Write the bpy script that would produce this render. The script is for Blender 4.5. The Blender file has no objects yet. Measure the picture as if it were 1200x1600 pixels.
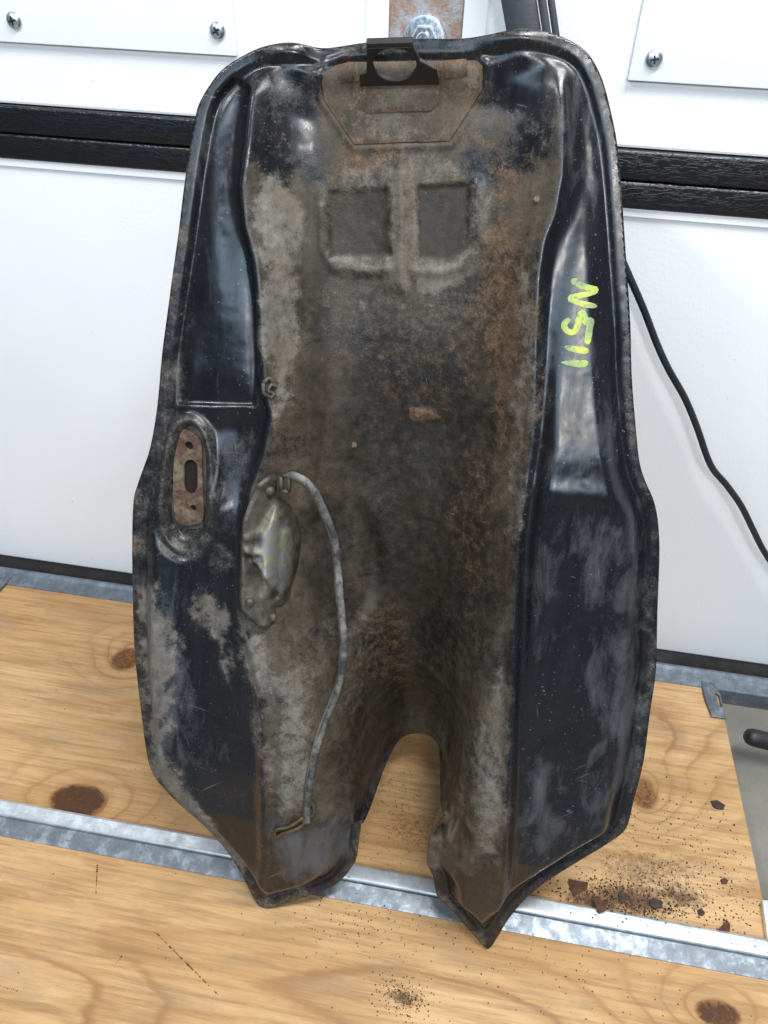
import bpy, bmesh, math, random
import numpy as np
from mathutils import Vector, Matrix
from mathutils.geometry import delaunay_2d_cdt

# ------------------------------------------------------------------ camera
SC = bpy.context.scene
COL = SC.collection
cam_d = bpy.data.cameras.new('camera')
cam = bpy.data.objects.new('camera', cam_d); COL.objects.link(cam)
cam.matrix_world = Matrix([[0.98537, -0.126961, 0.113697, 0.087914], [0.168119, 0.614644, -0.770681, -0.625058], [0.027964, 0.77852, 0.626996, 0.66], [0.0, 0.0, 0.0, 1.0]])
cam_d.sensor_fit = 'VERTICAL'; cam_d.sensor_height = 32.0; cam_d.lens = 24.0
cam_d.clip_start = 0.02; cam_d.clip_end = 60
SC.camera = cam
# ------------------------------------------------------------------ room light
W = bpy.data.worlds.new('World'); SC.world = W; W.use_nodes = True
bg = W.node_tree.nodes['Background']
bg.inputs[0].default_value = (0.78, 0.88, 1.0, 1); bg.inputs[1].default_value = 0.11
def area(name, loc, target, sx, sy, power, col):
    l = bpy.data.lights.new(name, 'AREA'); l.shape = 'RECTANGLE'; l.size = sx; l.size_y = sy
    l.energy = power; l.color = col
    o = bpy.data.objects.new(name, l); COL.objects.link(o); o.location = loc
    o.rotation_euler = (Vector(target) - Vector(loc)).to_track_quat('-Z', 'Y').to_euler()
    return o
area('ceiling_lamp', (0.45, -0.52, 1.68), (0.15, -0.1, 0.2), 0.9, 0.14, 26, (0.96, 0.985, 1.0))
area('ceiling_lamp', (-0.95, -1.05, 1.75), (0.0, -0.2, 0.2), 0.5, 0.10, 12, (0.95, 0.97, 1.0))
area('open_doorway', (0.0, -2.8, 1.65), (0.05, -0.2, 0.35), 2.8, 0.7, 37, (0.54, 0.76, 1.0))
area('inspection_lamp', (0.33, -1.58, 1.21), (0.136, -0.2, 0.4), 0.16, 0.12, 7.0, (1.0, 0.88, 0.76))
vs = SC.view_settings; vs.view_transform = 'Standard'; vs.look = 'None'; vs.gamma = 1; vs.exposure = 0.14
vs.use_curve_mapping = False

# ------------------------------------------------------------------ helpers
RNG = np.random.default_rng(7)
random.seed(5)
def noise2(x, y, seed=0):
    xi = np.floor(x).astype(np.int64); yi = np.floor(y).astype(np.int64)
    fx = x - xi; fy = y - yi
    fx = fx * fx * (3 - 2 * fx); fy = fy * fy * (3 - 2 * fy)
    def h(a, b):
        n = (a * 374761393 + b * 668265263 + seed * 982451653) & 0x7fffffff
        n = ((n ^ (n >> 13)) * 1274126177) & 0x7fffffff
        return ((n ^ (n >> 16)) & 0xffff) / 65535.0
    return (h(xi, yi) * (1 - fx) + h(xi + 1, yi) * fx) * (1 - fy) + (h(xi, yi + 1) * (1 - fx) + h(xi + 1, yi + 1) * fx) * fy
def fbm(x, y, sc, oct=4, seed=0):
    r = np.zeros_like(x, dtype=float); a = .5; s = 1.0 / sc; t = 0
    for i in range(oct):
        r += a * noise2(x * s + 17.3 * i, y * s - 9.1 * i, seed + i); t += a; a *= .55; s *= 2.03
    return r / t
def sstep(a, b, x):
    t = np.clip((x - a) / (b - a), 0, 1); return t * t * (3 - 2 * t)
def obj(name, verts, faces, m, parent=None, smooth=True):
    me = bpy.data.meshes.new(name); me.from_pydata([tuple(v) for v in verts], [], [tuple(f) for f in faces])
    me.update()
    if smooth: me.polygons.foreach_set('use_smooth', [True] * len(me.polygons))
    o = bpy.data.objects.new(name, me); COL.objects.link(o)
    if m: me.materials.append(m)
    o.parent = parent
    return o
def bmobj(name, bm, m, parent=None, smooth=False):
    bmesh.ops.recalc_face_normals(bm, faces=bm.faces)
    me = bpy.data.meshes.new(name); bm.to_mesh(me); bm.free()
    if smooth:
        me.polygons.foreach_set('use_smooth', [True] * len(me.polygons))
    o = bpy.data.objects.new(name, me); COL.objects.link(o); me.materials.append(m); o.parent = parent
    return o
def empty(name, loc=(0, 0, 0), rot=(0, 0, 0)):
    o = bpy.data.objects.new(name, None); COL.objects.link(o); o.location = loc; o.rotation_euler = rot
    o.empty_display_size = .05
    return o
def tag(o, label=None, cat=None, group=None, kind=None):
    if label: o['label'] = label
    if cat: o['category'] = cat
    if group: o['group'] = group
    if kind: o['kind'] = kind
    return o
def smooth_by_angle(o, ang=35):
    me = o.data
    me.polygons.foreach_set('use_smooth', [True] * len(me.polygons))
    me.set_sharp_from_angle(angle=math.radians(ang))
def box(bm, x0, x1, y0, y1, z0, z1, bev=0.0, seg=2):
    vs_ = [bm.verts.new((x, y, z)) for x in (x0, x1) for y in (y0, y1) for z in (z0, z1)]
    fs = [(0, 1, 3, 2), (4, 6, 7, 5), (0, 4, 5, 1), (2, 3, 7, 6), (0, 2, 6, 4), (1, 5, 7, 3)]
    ff = [bm.faces.new([vs_[i] for i in f]) for f in fs]
    if bev:
        es = list({e for f in ff for e in f.edges})
        bmesh.ops.bevel(bm, geom=es, offset=bev, segments=seg, affect='EDGES', profile=.6)
def prism(bm, poly, z0, z1, bev=0.0, seg=2, xf=None, holes=()):
    """extrude a 2-D outline (with optional holes) from z0 to z1"""
    loops = [poly] + list(holes)
    P = []; E = []; n0 = 0
    for L in loops:
        for i in range(len(L)): E.append((n0 + i, n0 + (i + 1) % len(L)))
        P += [Vector(p[:2]) for p in L]; n0 += len(L)
    r = delaunay_2d_cdt(P, E, [], 2 if holes else 1, 1e-7) if holes else delaunay_2d_cdt(P, [], [list(range(len(P)))], 1, 1e-7)
    co, fa = r[0], r[2]
    if holes:
        def inside(pt, L):
            c = False
            for i in range(len(L)):
                a, b_ = L[i], L[i - 1]
                if (a[1] > pt[1]) != (b_[1] > pt[1]) and pt[0] < (b_[0] - a[0]) * (pt[1] - a[1]) / (b_[1] - a[1]) + a[0]: c = not c
            return c
        r = delaunay_2d_cdt(P, E, [], 0, 1e-7); co, fa = r[0], r[2]
        keep = []
        for f_ in fa:
            c_ = sum((co[i] for i in f_), Vector((0, 0))) / len(f_)
            if inside(c_, poly) and not any(inside(c_, h_) for h_ in holes): keep.append(f_)
        fa = keep
    xf = xf or (lambda p: p)
    top = [bm.verts.new(xf((c_[0], c_[1], z1))) for c_ in co]
    bot = [bm.verts.new(xf((c_[0], c_[1], z0))) for c_ in co]
    cnt = {}
    tf = []
    for f_ in fa:
        tf.append(bm.faces.new([top[i] for i in f_])); bm.faces.new([bot[i] for i in reversed(f_)])
        for i in range(len(f_)):
            e = (f_[i], f_[(i + 1) % len(f_)]); cnt[tuple(sorted(e))] = cnt.get(tuple(sorted(e)), 0) + 1
            cnt[('d',) + tuple(sorted(e))] = e
    be = []
    for k_, c_ in list(cnt.items()):
        if k_[0] != 'd' and c_ == 1:
            a, b_ = cnt[('d',) + k_]
            bm.faces.new([top[a], bot[a], bot[b_], top[b_]])
            be.append(bm.edges.get((top[a], top[b_])))
    if bev:
        bmesh.ops.bevel(bm, geom=be, offset=bev, segments=seg, affect='EDGES', profile=.6)
def tube(bm, path, r, n=10, squash=1.0, radii=None):
    path = [Vector(p) for p in path]; rings = []
    prev = None
    for i, p in enumerate(path):
        t = (path[min(i + 1, len(path) - 1)] - path[max(i - 1, 0)]).normalized()
        if prev is None:
            a = t.orthogonal().normalized()
        else:
            a = (prev - t * prev.dot(t)).normalized()
        prev = a; b_ = t.cross(a)
        rr = radii[i] if radii else r
        rings.append([bm.verts.new(p + a * math.cos(k * 2 * math.pi / n) * rr + b_ * math.sin(k * 2 * math.pi / n) * rr * squash) for k in range(n)])
    for i in range(len(rings) - 1):
        for k in range(n):
            bm.faces.new([rings[i][k], rings[i][(k + 1) % n], rings[i + 1][(k + 1) % n], rings[i + 1][k]])
    bm.faces.new(list(reversed(rings[0]))); bm.faces.new(rings[-1])
def spline(P, n=8):
    P = [np.array(p, float) for p in P]; out = []
    for i in range(len(P) - 1):
        p0, p1, p2, p3 = P[max(i - 1, 0)], P[i], P[i + 1], P[min(i + 2, len(P) - 1)]
        for k in range(n):
            t = k / n
            out.append(.5 * ((2 * p1) + (-p0 + p2) * t + (2 * p0 - 5 * p1 + 4 * p2 - p3) * t * t + (-p0 + 3 * p1 - 3 * p2 + p3) * t ** 3))
    out.append(P[-1]); return out
def lathe(bm, prof, n=20, xf=None):
    xf = xf or (lambda p: p); rings = []
    for r, z in prof:
        if r < 1e-7: rings.append([bm.verts.new(xf((0, 0, z)))])
        else: rings.append([bm.verts.new(xf((r * math.cos(2 * math.pi * k / n), r * math.sin(2 * math.pi * k / n), z))) for k in range(n)])
    for a, b_ in zip(rings, rings[1:]):
        for k in range(n):
            q = [a[k % len(a)], a[(k + 1) % len(a)], b_[(k + 1) % len(b_)], b_[k % len(b_)]]
            u = []
            for v in q:
                if v not in u: u.append(v)
            if len(u) > 2: bm.faces.new(u)

# ------------------------------------------------------------------ materials
def mat(name):
    m = bpy.data.materials.new(name); m.use_nodes = True
    nt = m.node_tree; b_ = nt.nodes['Principled BSDF']
    return m, nt, b_
def nd(nt, t, **kw):
    n = nt.nodes.new(t)
    for k, v in kw.items():
        if k.startswith('i_'): n.inputs[k[2:].replace('_', ' ')].default_value = v
        else: setattr(n, k, v)
    return n
def noise(nt, sc, det=4, rough=.55, vec=None, coord='Object', scale3=None, dist=0):
    n = nd(nt, 'ShaderNodeTexNoise'); n.inputs['Scale'].default_value = sc
    n.inputs['Detail'].default_value = det; n.inputs['Roughness'].default_value = rough; n.inputs['Distortion'].default_value = dist
    if vec is None:
        tc = nd(nt, 'ShaderNodeTexCoord'); vec = tc.outputs[coord]
    if scale3:
        mp = nd(nt, 'ShaderNodeMapping'); mp.inputs['Scale'].default_value = scale3
        nt.links.new(vec, mp.inputs['Vector']); vec = mp.outputs[0]
    nt.links.new(vec, n.inputs['Vector'])
    return n.outputs['Fac']
def ramp(nt, fac, stops, interp='LINEAR'):
    r = nd(nt, 'ShaderNodeValToRGB'); cr = r.color_ramp; cr.interpolation = interp
    while len(cr.elements) < len(stops): cr.elements.new(.5)
    for e, (p, c) in zip(cr.elements, stops):
        e.position = p; e.color = (c[0], c[1], c[2], 1) if hasattr(c, '__len__') else (c, c, c, 1)
    nt.links.new(fac, r.inputs[0]); return r.outputs[0]
def math_(nt, op, a, b=None, c=None, clamp=False):
    n = nd(nt, 'ShaderNodeMath', operation=op, use_clamp=clamp)
    for i, v in enumerate((a, b, c)):
        if v is None: continue
        if isinstance(v, (int, float)): n.inputs[i].default_value = v
        else: nt.links.new(v, n.inputs[i])
    return n.outputs[0]
def mixc(nt, fac, a, b):
    n = nd(nt, 'ShaderNodeMix', data_type='RGBA')
    for k, v in ((0, fac), (6, a), (7, b)):
        if isinstance(v, (int, float)): n.inputs[k].default_value = v
        elif isinstance(v, tuple): n.inputs[k].default_value = (v[0], v[1], v[2], 1)
        else: nt.links.new(v, n.inputs[k])
    return n.outputs[2]
def mixf(nt, fac, a, b):
    n = nd(nt, 'ShaderNodeMix', data_type='FLOAT')
    for k, v in ((0, fac), (2, a), (3, b)):
        if isinstance(v, (int, float)): n.inputs[k].default_value = v
        else: nt.links.new(v, n.inputs[k])
    return n.outputs[0]
def attr(nt, name):
    n = nd(nt, 'ShaderNodeAttribute'); n.attribute_name = name; return n.outputs['Fac']
def bump(nt, b_, h, strength=.3, dist=.001, prev=None):
    n = nd(nt, 'ShaderNodeBump'); n.inputs['Strength'].default_value = strength; n.inputs['Distance'].default_value = dist
    nt.links.new(h, n.inputs['Height'])
    if prev: nt.links.new(prev, n.inputs['Normal'])
    nt.links.new(n.outputs[0], b_.inputs['Normal']); return n.outputs[0]
def L(nt, a, b_): nt.links.new(a, b_)

def simple(name, col, rough=.5, metal=0, nz=0.0, nsc=40, bmp=0, bsc=200, bd=.0005, rv=.1):
    m, nt, b_ = mat(name)
    b_.inputs['Metallic'].default_value = metal; b_.inputs['Roughness'].default_value = rough
    n1 = noise(nt, nsc, 5)
    k = [tuple(max(0, c * (1 - nz)) for c in col), tuple(min(1, c * (1 + nz)) for c in col)]
    L(nt, ramp(nt, n1, [(.3, k[0]), (.7, k[1])]), b_.inputs['Base Color'])
    L(nt, ramp(nt, n1, [(.3, max(0, rough - rv)), (.7, min(1, rough + rv))]), b_.inputs['Roughness'])
    if bmp: bump(nt, b_, noise(nt, bsc, 4), bmp, bd)
    return m

def m_door():
    m, nt, b_ = mat('white_door_skin')
    n1 = noise(nt, 3, 4)
    L(nt, ramp(nt, n1, [(.3, (.80, .81, .82)), (.7, (.86, .87, .88))]), b_.inputs['Base Color'])
    dcl = math_(nt, 'MULTIPLY', ramp(nt, noise(nt, 210, 2, .5), [(.735, 0.0), (.76, 1.0)]), ramp(nt, noise(nt, 7, 3), [(.52, 0.0), (.62, .7)]))
    smd = ramp(nt, noise(nt, 11, 6, .7, scale3=(.5, 1, 1.6)), [(.60, 0.0), (.8, .16)])
    cc = mixc(nt, smd, ramp(nt, n1, [(.3, (.80, .81, .82)), (.7, (.86, .87, .88))]), (.5, .48, .45))
    L(nt, mixc(nt, dcl, cc, (.25, .23, .2)), b_.inputs['Base Color'])
    b_.inputs['Roughness'].default_value = .42
    bp = noise(nt, 420, 3, .6, scale3=(1, 1, .7))
    bump(nt, b_, bp, .35, .0006)
    return m
def m_trim():
    m, nt, b_ = mat('black_grained_plastic')
    b_.inputs['Base Color'].default_value = (.005, .006, .008, 1); b_.inputs['Roughness'].default_value = .34
    n1 = noise(nt, 230, 2, .5, scale3=(.35, 1, 1.5), dist=.8)
    rid = math_(nt, 'SUBTRACT', 1.0, math_(nt, 'ABSOLUTE', math_(nt, 'MULTIPLY', math_(nt, 'SUBTRACT', n1, .5), 7.0), clamp=True))
    bump(nt, b_, math_(nt, 'POWER', rid, 3.0), .28, .0006)
    return m
def m_galv(name, base=(.56, .60, .64), rough=.36, spec=(.75, .82, .86)):
    m, nt, b_ = mat(name)
    v = nd(nt, 'ShaderNodeTexVoronoi'); v.inputs['Scale'].default_value = 95; v.inputs['Randomness'].default_value = 1
    tc = nd(nt, 'ShaderNodeTexCoord'); wv = nd(nt, 'ShaderNodeVectorMath', operation='ADD')
    nz = nd(nt, 'ShaderNodeTexNoise'); nz.inputs['Scale'].default_value = 60; L(nt, tc.outputs['Object'], nz.inputs['Vector'])
    sc = nd(nt, 'ShaderNodeVectorMath', operation='SCALE'); sc.inputs['Scale'].default_value = .02; L(nt, nz.outputs['Color'], sc.inputs[0])
    L(nt, tc.outputs['Object'], wv.inputs[0]); L(nt, sc.outputs[0], wv.inputs[1]); L(nt, wv.outputs[0], v.inputs['Vector'])
    sp = nd(nt, 'ShaderNodeSeparateColor'); L(nt, v.outputs['Color'], sp.inputs[0])
    f1 = math_(nt, 'ADD', math_(nt, 'MULTIPLY', sp.outputs[0], .14), math_(nt, 'MULTIPLY', noise(nt, 90, 6, .72), .9))
    d = tuple(c * .8 for c in base)
    col = ramp(nt, f1, [(.36, d), (.52, base), (.68, spec)])
    dirt = ramp(nt, noise(nt, 18, 6, .7), [(.55, 0.0), (.72, 1.0)])
    col = mixc(nt, math_(nt, 'MULTIPLY', dirt, .35), col, (.33, .31, .28))
    L(nt, col, b_.inputs['Base Color'])
    b_.inputs['Metallic'].default_value = .72
    L(nt, ramp(nt, f1, [(.3, rough + .10), (.8, rough - .06)]), b_.inputs['Roughness'])
    bump(nt, b_, noise(nt, 130, 4, .6), .08, .0005)
    return m
def m_ply():
    """rotary-cut pine: growth lines run through the baked 'grain' field, knots and stains have their own fields"""
    m, nt, b_ = mat('plywood')
    g = attr(nt, 'grain'); kn = attr(nt, 'knot'); st = attr(nt, 'stain_shade')
    wob = noise(nt, 14, 5, .6, scale3=(.5, 2.2, 1))
    gg = math_(nt, 'ADD', g, math_(nt, 'MULTIPLY', wob, .9))
    fr = math_(nt, 'FRACT', gg)
    band = ramp(nt, fr, [(0.0, .15), (.35, .0), (.70, .3), (.88, .9), (1.0, .15)], 'EASE')
    amt = math_(nt, 'MAXIMUM', ramp(nt, noise(nt, 7, 4, .6), [(.38, .10), (.68, .62)]), math_(nt, 'MULTIPLY', attr(nt, 'near_knot'), .95))
    band = math_(nt, 'MULTIPLY', band, amt)
    base = ramp(nt, noise(nt, 6, 5, .6, scale3=(.6, 1.6, 1)), [(.28, (.37, .198, .080)), (.46, (.49, .292, .128)), (.70, (.60, .392, .200))])
    col = mixc(nt, band, base, (.25, .115, .042))
    fib = noise(nt, 240, 5, .75, scale3=(.05, 1, 1)); stk = noise(nt, 70, 5, .65, scale3=(.07, 1, 1))
    col = mixc(nt, ramp(nt, stk, [(.5, 0.0), (.68, .6)]), col, (.27, .14, .05))
    col = mixc(nt, ramp(nt, fib, [(.36, .65), (.54, 0.0)]), col, (.26, .145, .058))
    rub = noise(nt, 24, 6, .7, scale3=(.5, 1.4, 1))
    col = mixc(nt, ramp(nt, rub, [(.52, 0.0), (.72, .55)]), col, (.25, .19, .125))
    col = mixc(nt, ramp(nt, rub, [(.25, .5), (.42, 0.0)]), col, (.60, .43, .25))
    kc = ramp(nt, math_(nt, 'ADD', math_(nt, 'MULTIPLY', kn, .72), math_(nt, 'MULTIPLY', math_(nt, 'SUBTRACT', noise(nt, 110, 6, .75, dist=2.0), .45), 1.6)),
              [(.30, (.22, .10, .035)), (.55, (.09, .036, .013)), (.8, (.06, .024, .009)), (1.0, (.10, .044, .016))])
    col = mixc(nt, ramp(nt, kn, [(.12, 0.0), (.42, 1.0)]), col, kc)
    # dirt and dents
    sp = noise(nt, 330, 3, .6); big = noise(nt, 26, 3)
    spk = math_(nt, 'MULTIPLY', ramp(nt, sp, [(.69, 0.0), (.73, 1.0)]), ramp(nt, big, [(.45, 0.0), (.6, 1.0)]))
    col = mixc(nt, math_(nt, 'MULTIPLY', spk, .8), col, (.06, .04, .03))
    sn = math_(nt, 'ADD', st, math_(nt, 'MULTIPLY', math_(nt, 'SUBTRACT', noise(nt, 210, 6, .75), .5), 1.5))
    col = mixc(nt, ramp(nt, sn, [(.38, 0.0), (.85, .9)]), col, (.075, .036, .016))
    L(nt, col, b_.inputs['Base Color'])
    b_.inputs['Roughness'].default_value = .6; b_.inputs['Specular IOR Level'].default_value = .28
    bump(nt, b_, math_(nt, 'ADD', fib, math_(nt, 'MULTIPLY', band, .4)), .22, .0005)
    return m
def m_concrete():
    m, nt, b_ = mat('concrete')
    col = ramp(nt, noise(nt, 9, 7, .65), [(.3, (.15, .143, .12)), (.7, (.22, .21, .18))])
    col = mixc(nt, ramp(nt, noise(nt, 180, 3), [(.62, 0.0), (.7, .5)]), col, (.12, .11, .09))
    L(nt, col, b_.inputs['Base Color']); b_.inputs['Roughness'].default_value = .8
    bump(nt, b_, noise(nt, 160, 5), .3, .001)
    return m
def m_tank():
    """black enamel with grime, rust and settled dust; the three baked fields say where each lies"""
    m, nt, b_ = mat('tank_enamel')
    fine = noise(nt, 800, 4, .72); mid = noise(nt, 150, 8, .74); big = noise(nt, 30, 5, .62)
    str_ = noise(nt, 120, 4, .6, scale3=(1, .07, 1))
    def lay(a, k1, k2, lo, hi):
        v = math_(nt, 'ADD', attr(nt, a), math_(nt, 'MULTIPLY', math_(nt, 'SUBTRACT', mid, .5), k1))
        v = math_(nt, 'ADD', v, math_(nt, 'MULTIPLY', math_(nt, 'SUBTRACT', fine, .5), k2))
        c_ = (lo + hi) / 2
        return math_(nt, 'ADD', math_(nt, 'MULTIPLY', ramp(nt, v, [(lo - .06, 0.0), (hi + .06, 1.0)]), .62), math_(nt, 'MULTIPLY', ramp(nt, v, [(c_ - .09, 0.0), (c_ + .09, 1.0)]), .38))
    G = lay('grime', .8, .4, .28, .62); Rr = lay('rust', 1.3, .9, .34, .76); D = lay('dust', 1.0, .8, .26, .80)
    D = math_(nt, 'MULTIPLY', D, ramp(nt, noise(nt, 75, 6, .68, scale3=(1, .1, .4)), [(.30, .45), (.58, 1.0)]))
    Hz = attr(nt, 'haze_sheen')
    paint = ramp(nt, big, [(.3, (.005, .0056, .0075)), (.7, (.010, .011, .014))])
    an = noise(nt, 70, 6, .68, scale3=(1, .32, 1), dist=.6)
    hzv = math_(nt, 'ADD', Hz, math_(nt, 'MULTIPLY', math_(nt, 'SUBTRACT', an, .5), 1.9))
    hzv = math_(nt, 'ADD', hzv, math_(nt, 'MULTIPLY', math_(nt, 'SUBTRACT', fine, .5), .4))
    hz = math_(nt, 'MULTIPLY', ramp(nt, hzv, [(.24, 0.0), (.95, 1.0)]), .72)
    col = mixc(nt, hz, paint, (.095, .10, .11))
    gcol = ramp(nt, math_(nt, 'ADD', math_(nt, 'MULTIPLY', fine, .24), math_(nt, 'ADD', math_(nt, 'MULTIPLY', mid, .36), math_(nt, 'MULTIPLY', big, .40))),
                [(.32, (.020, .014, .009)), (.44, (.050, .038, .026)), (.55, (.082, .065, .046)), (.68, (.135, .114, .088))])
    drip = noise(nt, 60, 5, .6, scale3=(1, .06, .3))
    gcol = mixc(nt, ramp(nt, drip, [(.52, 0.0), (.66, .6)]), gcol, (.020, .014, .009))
    oil_shade = attr(nt, 'oil_shade'); oil_shade_v = ramp(nt, math_(nt, 'ADD', oil_shade, math_(nt, 'MULTIPLY', math_(nt, 'SUBTRACT', big, .5), .8)), [(.1, 0.0), (.9, 1.0)])
    gcol = mixc(nt, math_(nt, 'MULTIPLY', oil_shade_v, .93), gcol, ramp(nt, mid, [(.35, (.008, .006, .0042)), (.65, (.027, .020, .014))]))
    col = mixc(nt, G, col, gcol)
    rcol = ramp(nt, math_(nt, 'ADD', math_(nt, 'MULTIPLY', fine, .45), math_(nt, 'MULTIPLY', mid, .55)),
                [(.36, (.045, .024, .013)), (.5, (.105, .057, .029)), (.64, (.17, .108, .062))])
    col = mixc(nt, math_(nt, 'MULTIPLY', Rr, .82), col, rcol)
    dcol = ramp(nt, mid, [(.3, (.10, .09, .076)), (.55, (.17, .16, .143)), (.75, (.245, .235, .215))])
    dcol = mixc(nt, ramp(nt, big, [(.42, 0.0), (.62, .55)]), dcol, (.165, .122, .078))
    col = mixc(nt, math_(nt, 'MULTIPLY', D, .88), col, dcol)
    pit = ramp(nt, fine, [(.24, 1.0), (.33, 0.0)])
    anyd = math_(nt, 'MAXIMUM', math_(nt, 'MAXIMUM', G, Rr), D)
    col = mixc(nt, math_(nt, 'MULTIPLY', math_(nt, 'MULTIPLY', pit, anyd), .7), col, (.012, .009, .007))
    # specks of settled dust on the clean enamel
    spk = math_(nt, 'MULTIPLY', ramp(nt, noise(nt, 620, 2, .5), [(.69, 0.0), (.75, 1.0)]), ramp(nt, big, [(.4, .15), (.6, .8)]))
    col = mixc(nt, math_(nt, 'MULTIPLY', spk, math_(nt, 'SUBTRACT', 1.0, anyd)), col, (.22, .23, .25))
    def scr(rot, sc):
        tc = nd(nt, 'ShaderNodeTexCoord'); mp = nd(nt, 'ShaderNodeMapping', vector_type='TEXTURE'); mp.inputs['Rotation'].default_value = (0, 0, rot); mp.inputs['Scale'].default_value = (1, 45, 3)
        L(nt, tc.outputs['Object'], mp.inputs['Vector'])
        n = nd(nt, 'ShaderNodeTexNoise'); n.inputs['Scale'].default_value = sc; n.inputs['Detail'].default_value = 2; L(nt, mp.outputs[0], n.inputs['Vector'])
        return ramp(nt, n.outputs['Fac'], [(.735, 0.0), (.76, 1.0)])
    sc_ = math_(nt, 'MAXIMUM', scr(.25, 520), math_(nt, 'MAXIMUM', scr(1.4, 420), scr(-.9, 460)))
    col = mixc(nt, math_(nt, 'MULTIPLY', math_(nt, 'MULTIPLY', sc_, ramp(nt, big, [(.45, 0.0), (.62, .7)])), math_(nt, 'SUBTRACT', 1.0, math_(nt, 'MULTIPLY', anyd, .8))), col, (.13, .135, .14))
    L(nt, col, b_.inputs['Base Color'])
    r0 = math_(nt, 'ADD', ramp(nt, str_, [(.3, .17), (.7, .36)]), math_(nt, 'MULTIPLY', hz, .3))
    r1 = mixf(nt, anyd, r0, mixf(nt, oil_shade_v, ramp(nt, mid, [(.3, .5), (.7, .82)]), ramp(nt, mid, [(.3, .34), (.7, .58)])))
    L(nt, r1, b_.inputs['Roughness'])
    L(nt, mixf(nt, anyd, .5, .34), b_.inputs['Specular IOR Level'])
    h = math_(nt, 'ADD', math_(nt, 'MULTIPLY', fine, .55), math_(nt, 'MULTIPLY', mid, .55))
    h = math_(nt, 'MULTIPLY', h, mixf(nt, anyd, .07, 1.0))
    bump(nt, b_, h, .30, .0006)
    return m
def m_dirty(name, base, over, k=.5, metal=0.0, rough=.6, sc=120, dark=(.03, .025, .02)):
    m, nt, b_ = mat(name)
    n1 = noise(nt, sc, 6, .7); n2 = noise(nt, sc * .28, 5, .65)
    col = mixc(nt, ramp(nt, n2, [(.5 - .3 * k, 0.0), (.72 - .3 * k, 1.0)]), base, over)
    col = mixc(nt, ramp(nt, n1, [(.33, .85), (.45, 0.0)]), col, dark)
    L(nt, col, b_.inputs['Base Color']); b_.inputs['Metallic'].default_value = metal
    L(nt, ramp(nt, n1, [(.3, rough + .2), (.7, rough - .1)]), b_.inputs['Roughness'])
    bump(nt, b_, n1, .5, .001)
    return m
def m_chalk():
    m, nt, b_ = mat('yellow_marker')
    n1 = noise(nt, 55, 4, .6); n2 = noise(nt, 500, 3, .6)
    col = ramp(nt, n1, [(.36, (.17, .25, .12)), (.5, (.31, .39, .10)), (.62, (.52, .54, .06))])
    L(nt, mixc(nt, ramp(nt, n2, [(.32, .75), (.46, 0.0)]), col, (.08, .10, .06)), b_.inputs['Base Color'])
    b_.inputs['Roughness'].default_value = .5
    return m
def m_cast():
    m, nt, b_ = mat('tarnished_pressing')
    n1 = noise(nt, 210, 6, .7); n2 = noise(nt, 70, 5, .65)
    wv = math_(nt, 'ADD', attr(nt, 'wear'), math_(nt, 'MULTIPLY', math_(nt, 'SUBTRACT', n1, .5), 1.1))
    pale = ramp(nt, n2, [(.36, (.19, .19, .215)), (.52, (.23, .22, .14)), (.66, (.27, .28, .27))])
    dark = ramp(nt, n2, [(.35, (.03, .026, .02)), (.65, (.10, .088, .07))])
    L(nt, mixc(nt, ramp(nt, wv, [(.15, 0.0), (.85, 1.0)]), dark, pale), b_.inputs['Base Color'])
    b_.inputs['Metallic'].default_value = .3
    L(nt, ramp(nt, n1, [(.3, .62), (.7, .42)]), b_.inputs['Roughness']); bump(nt, b_, n1, .5, .001)
    return m
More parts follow.
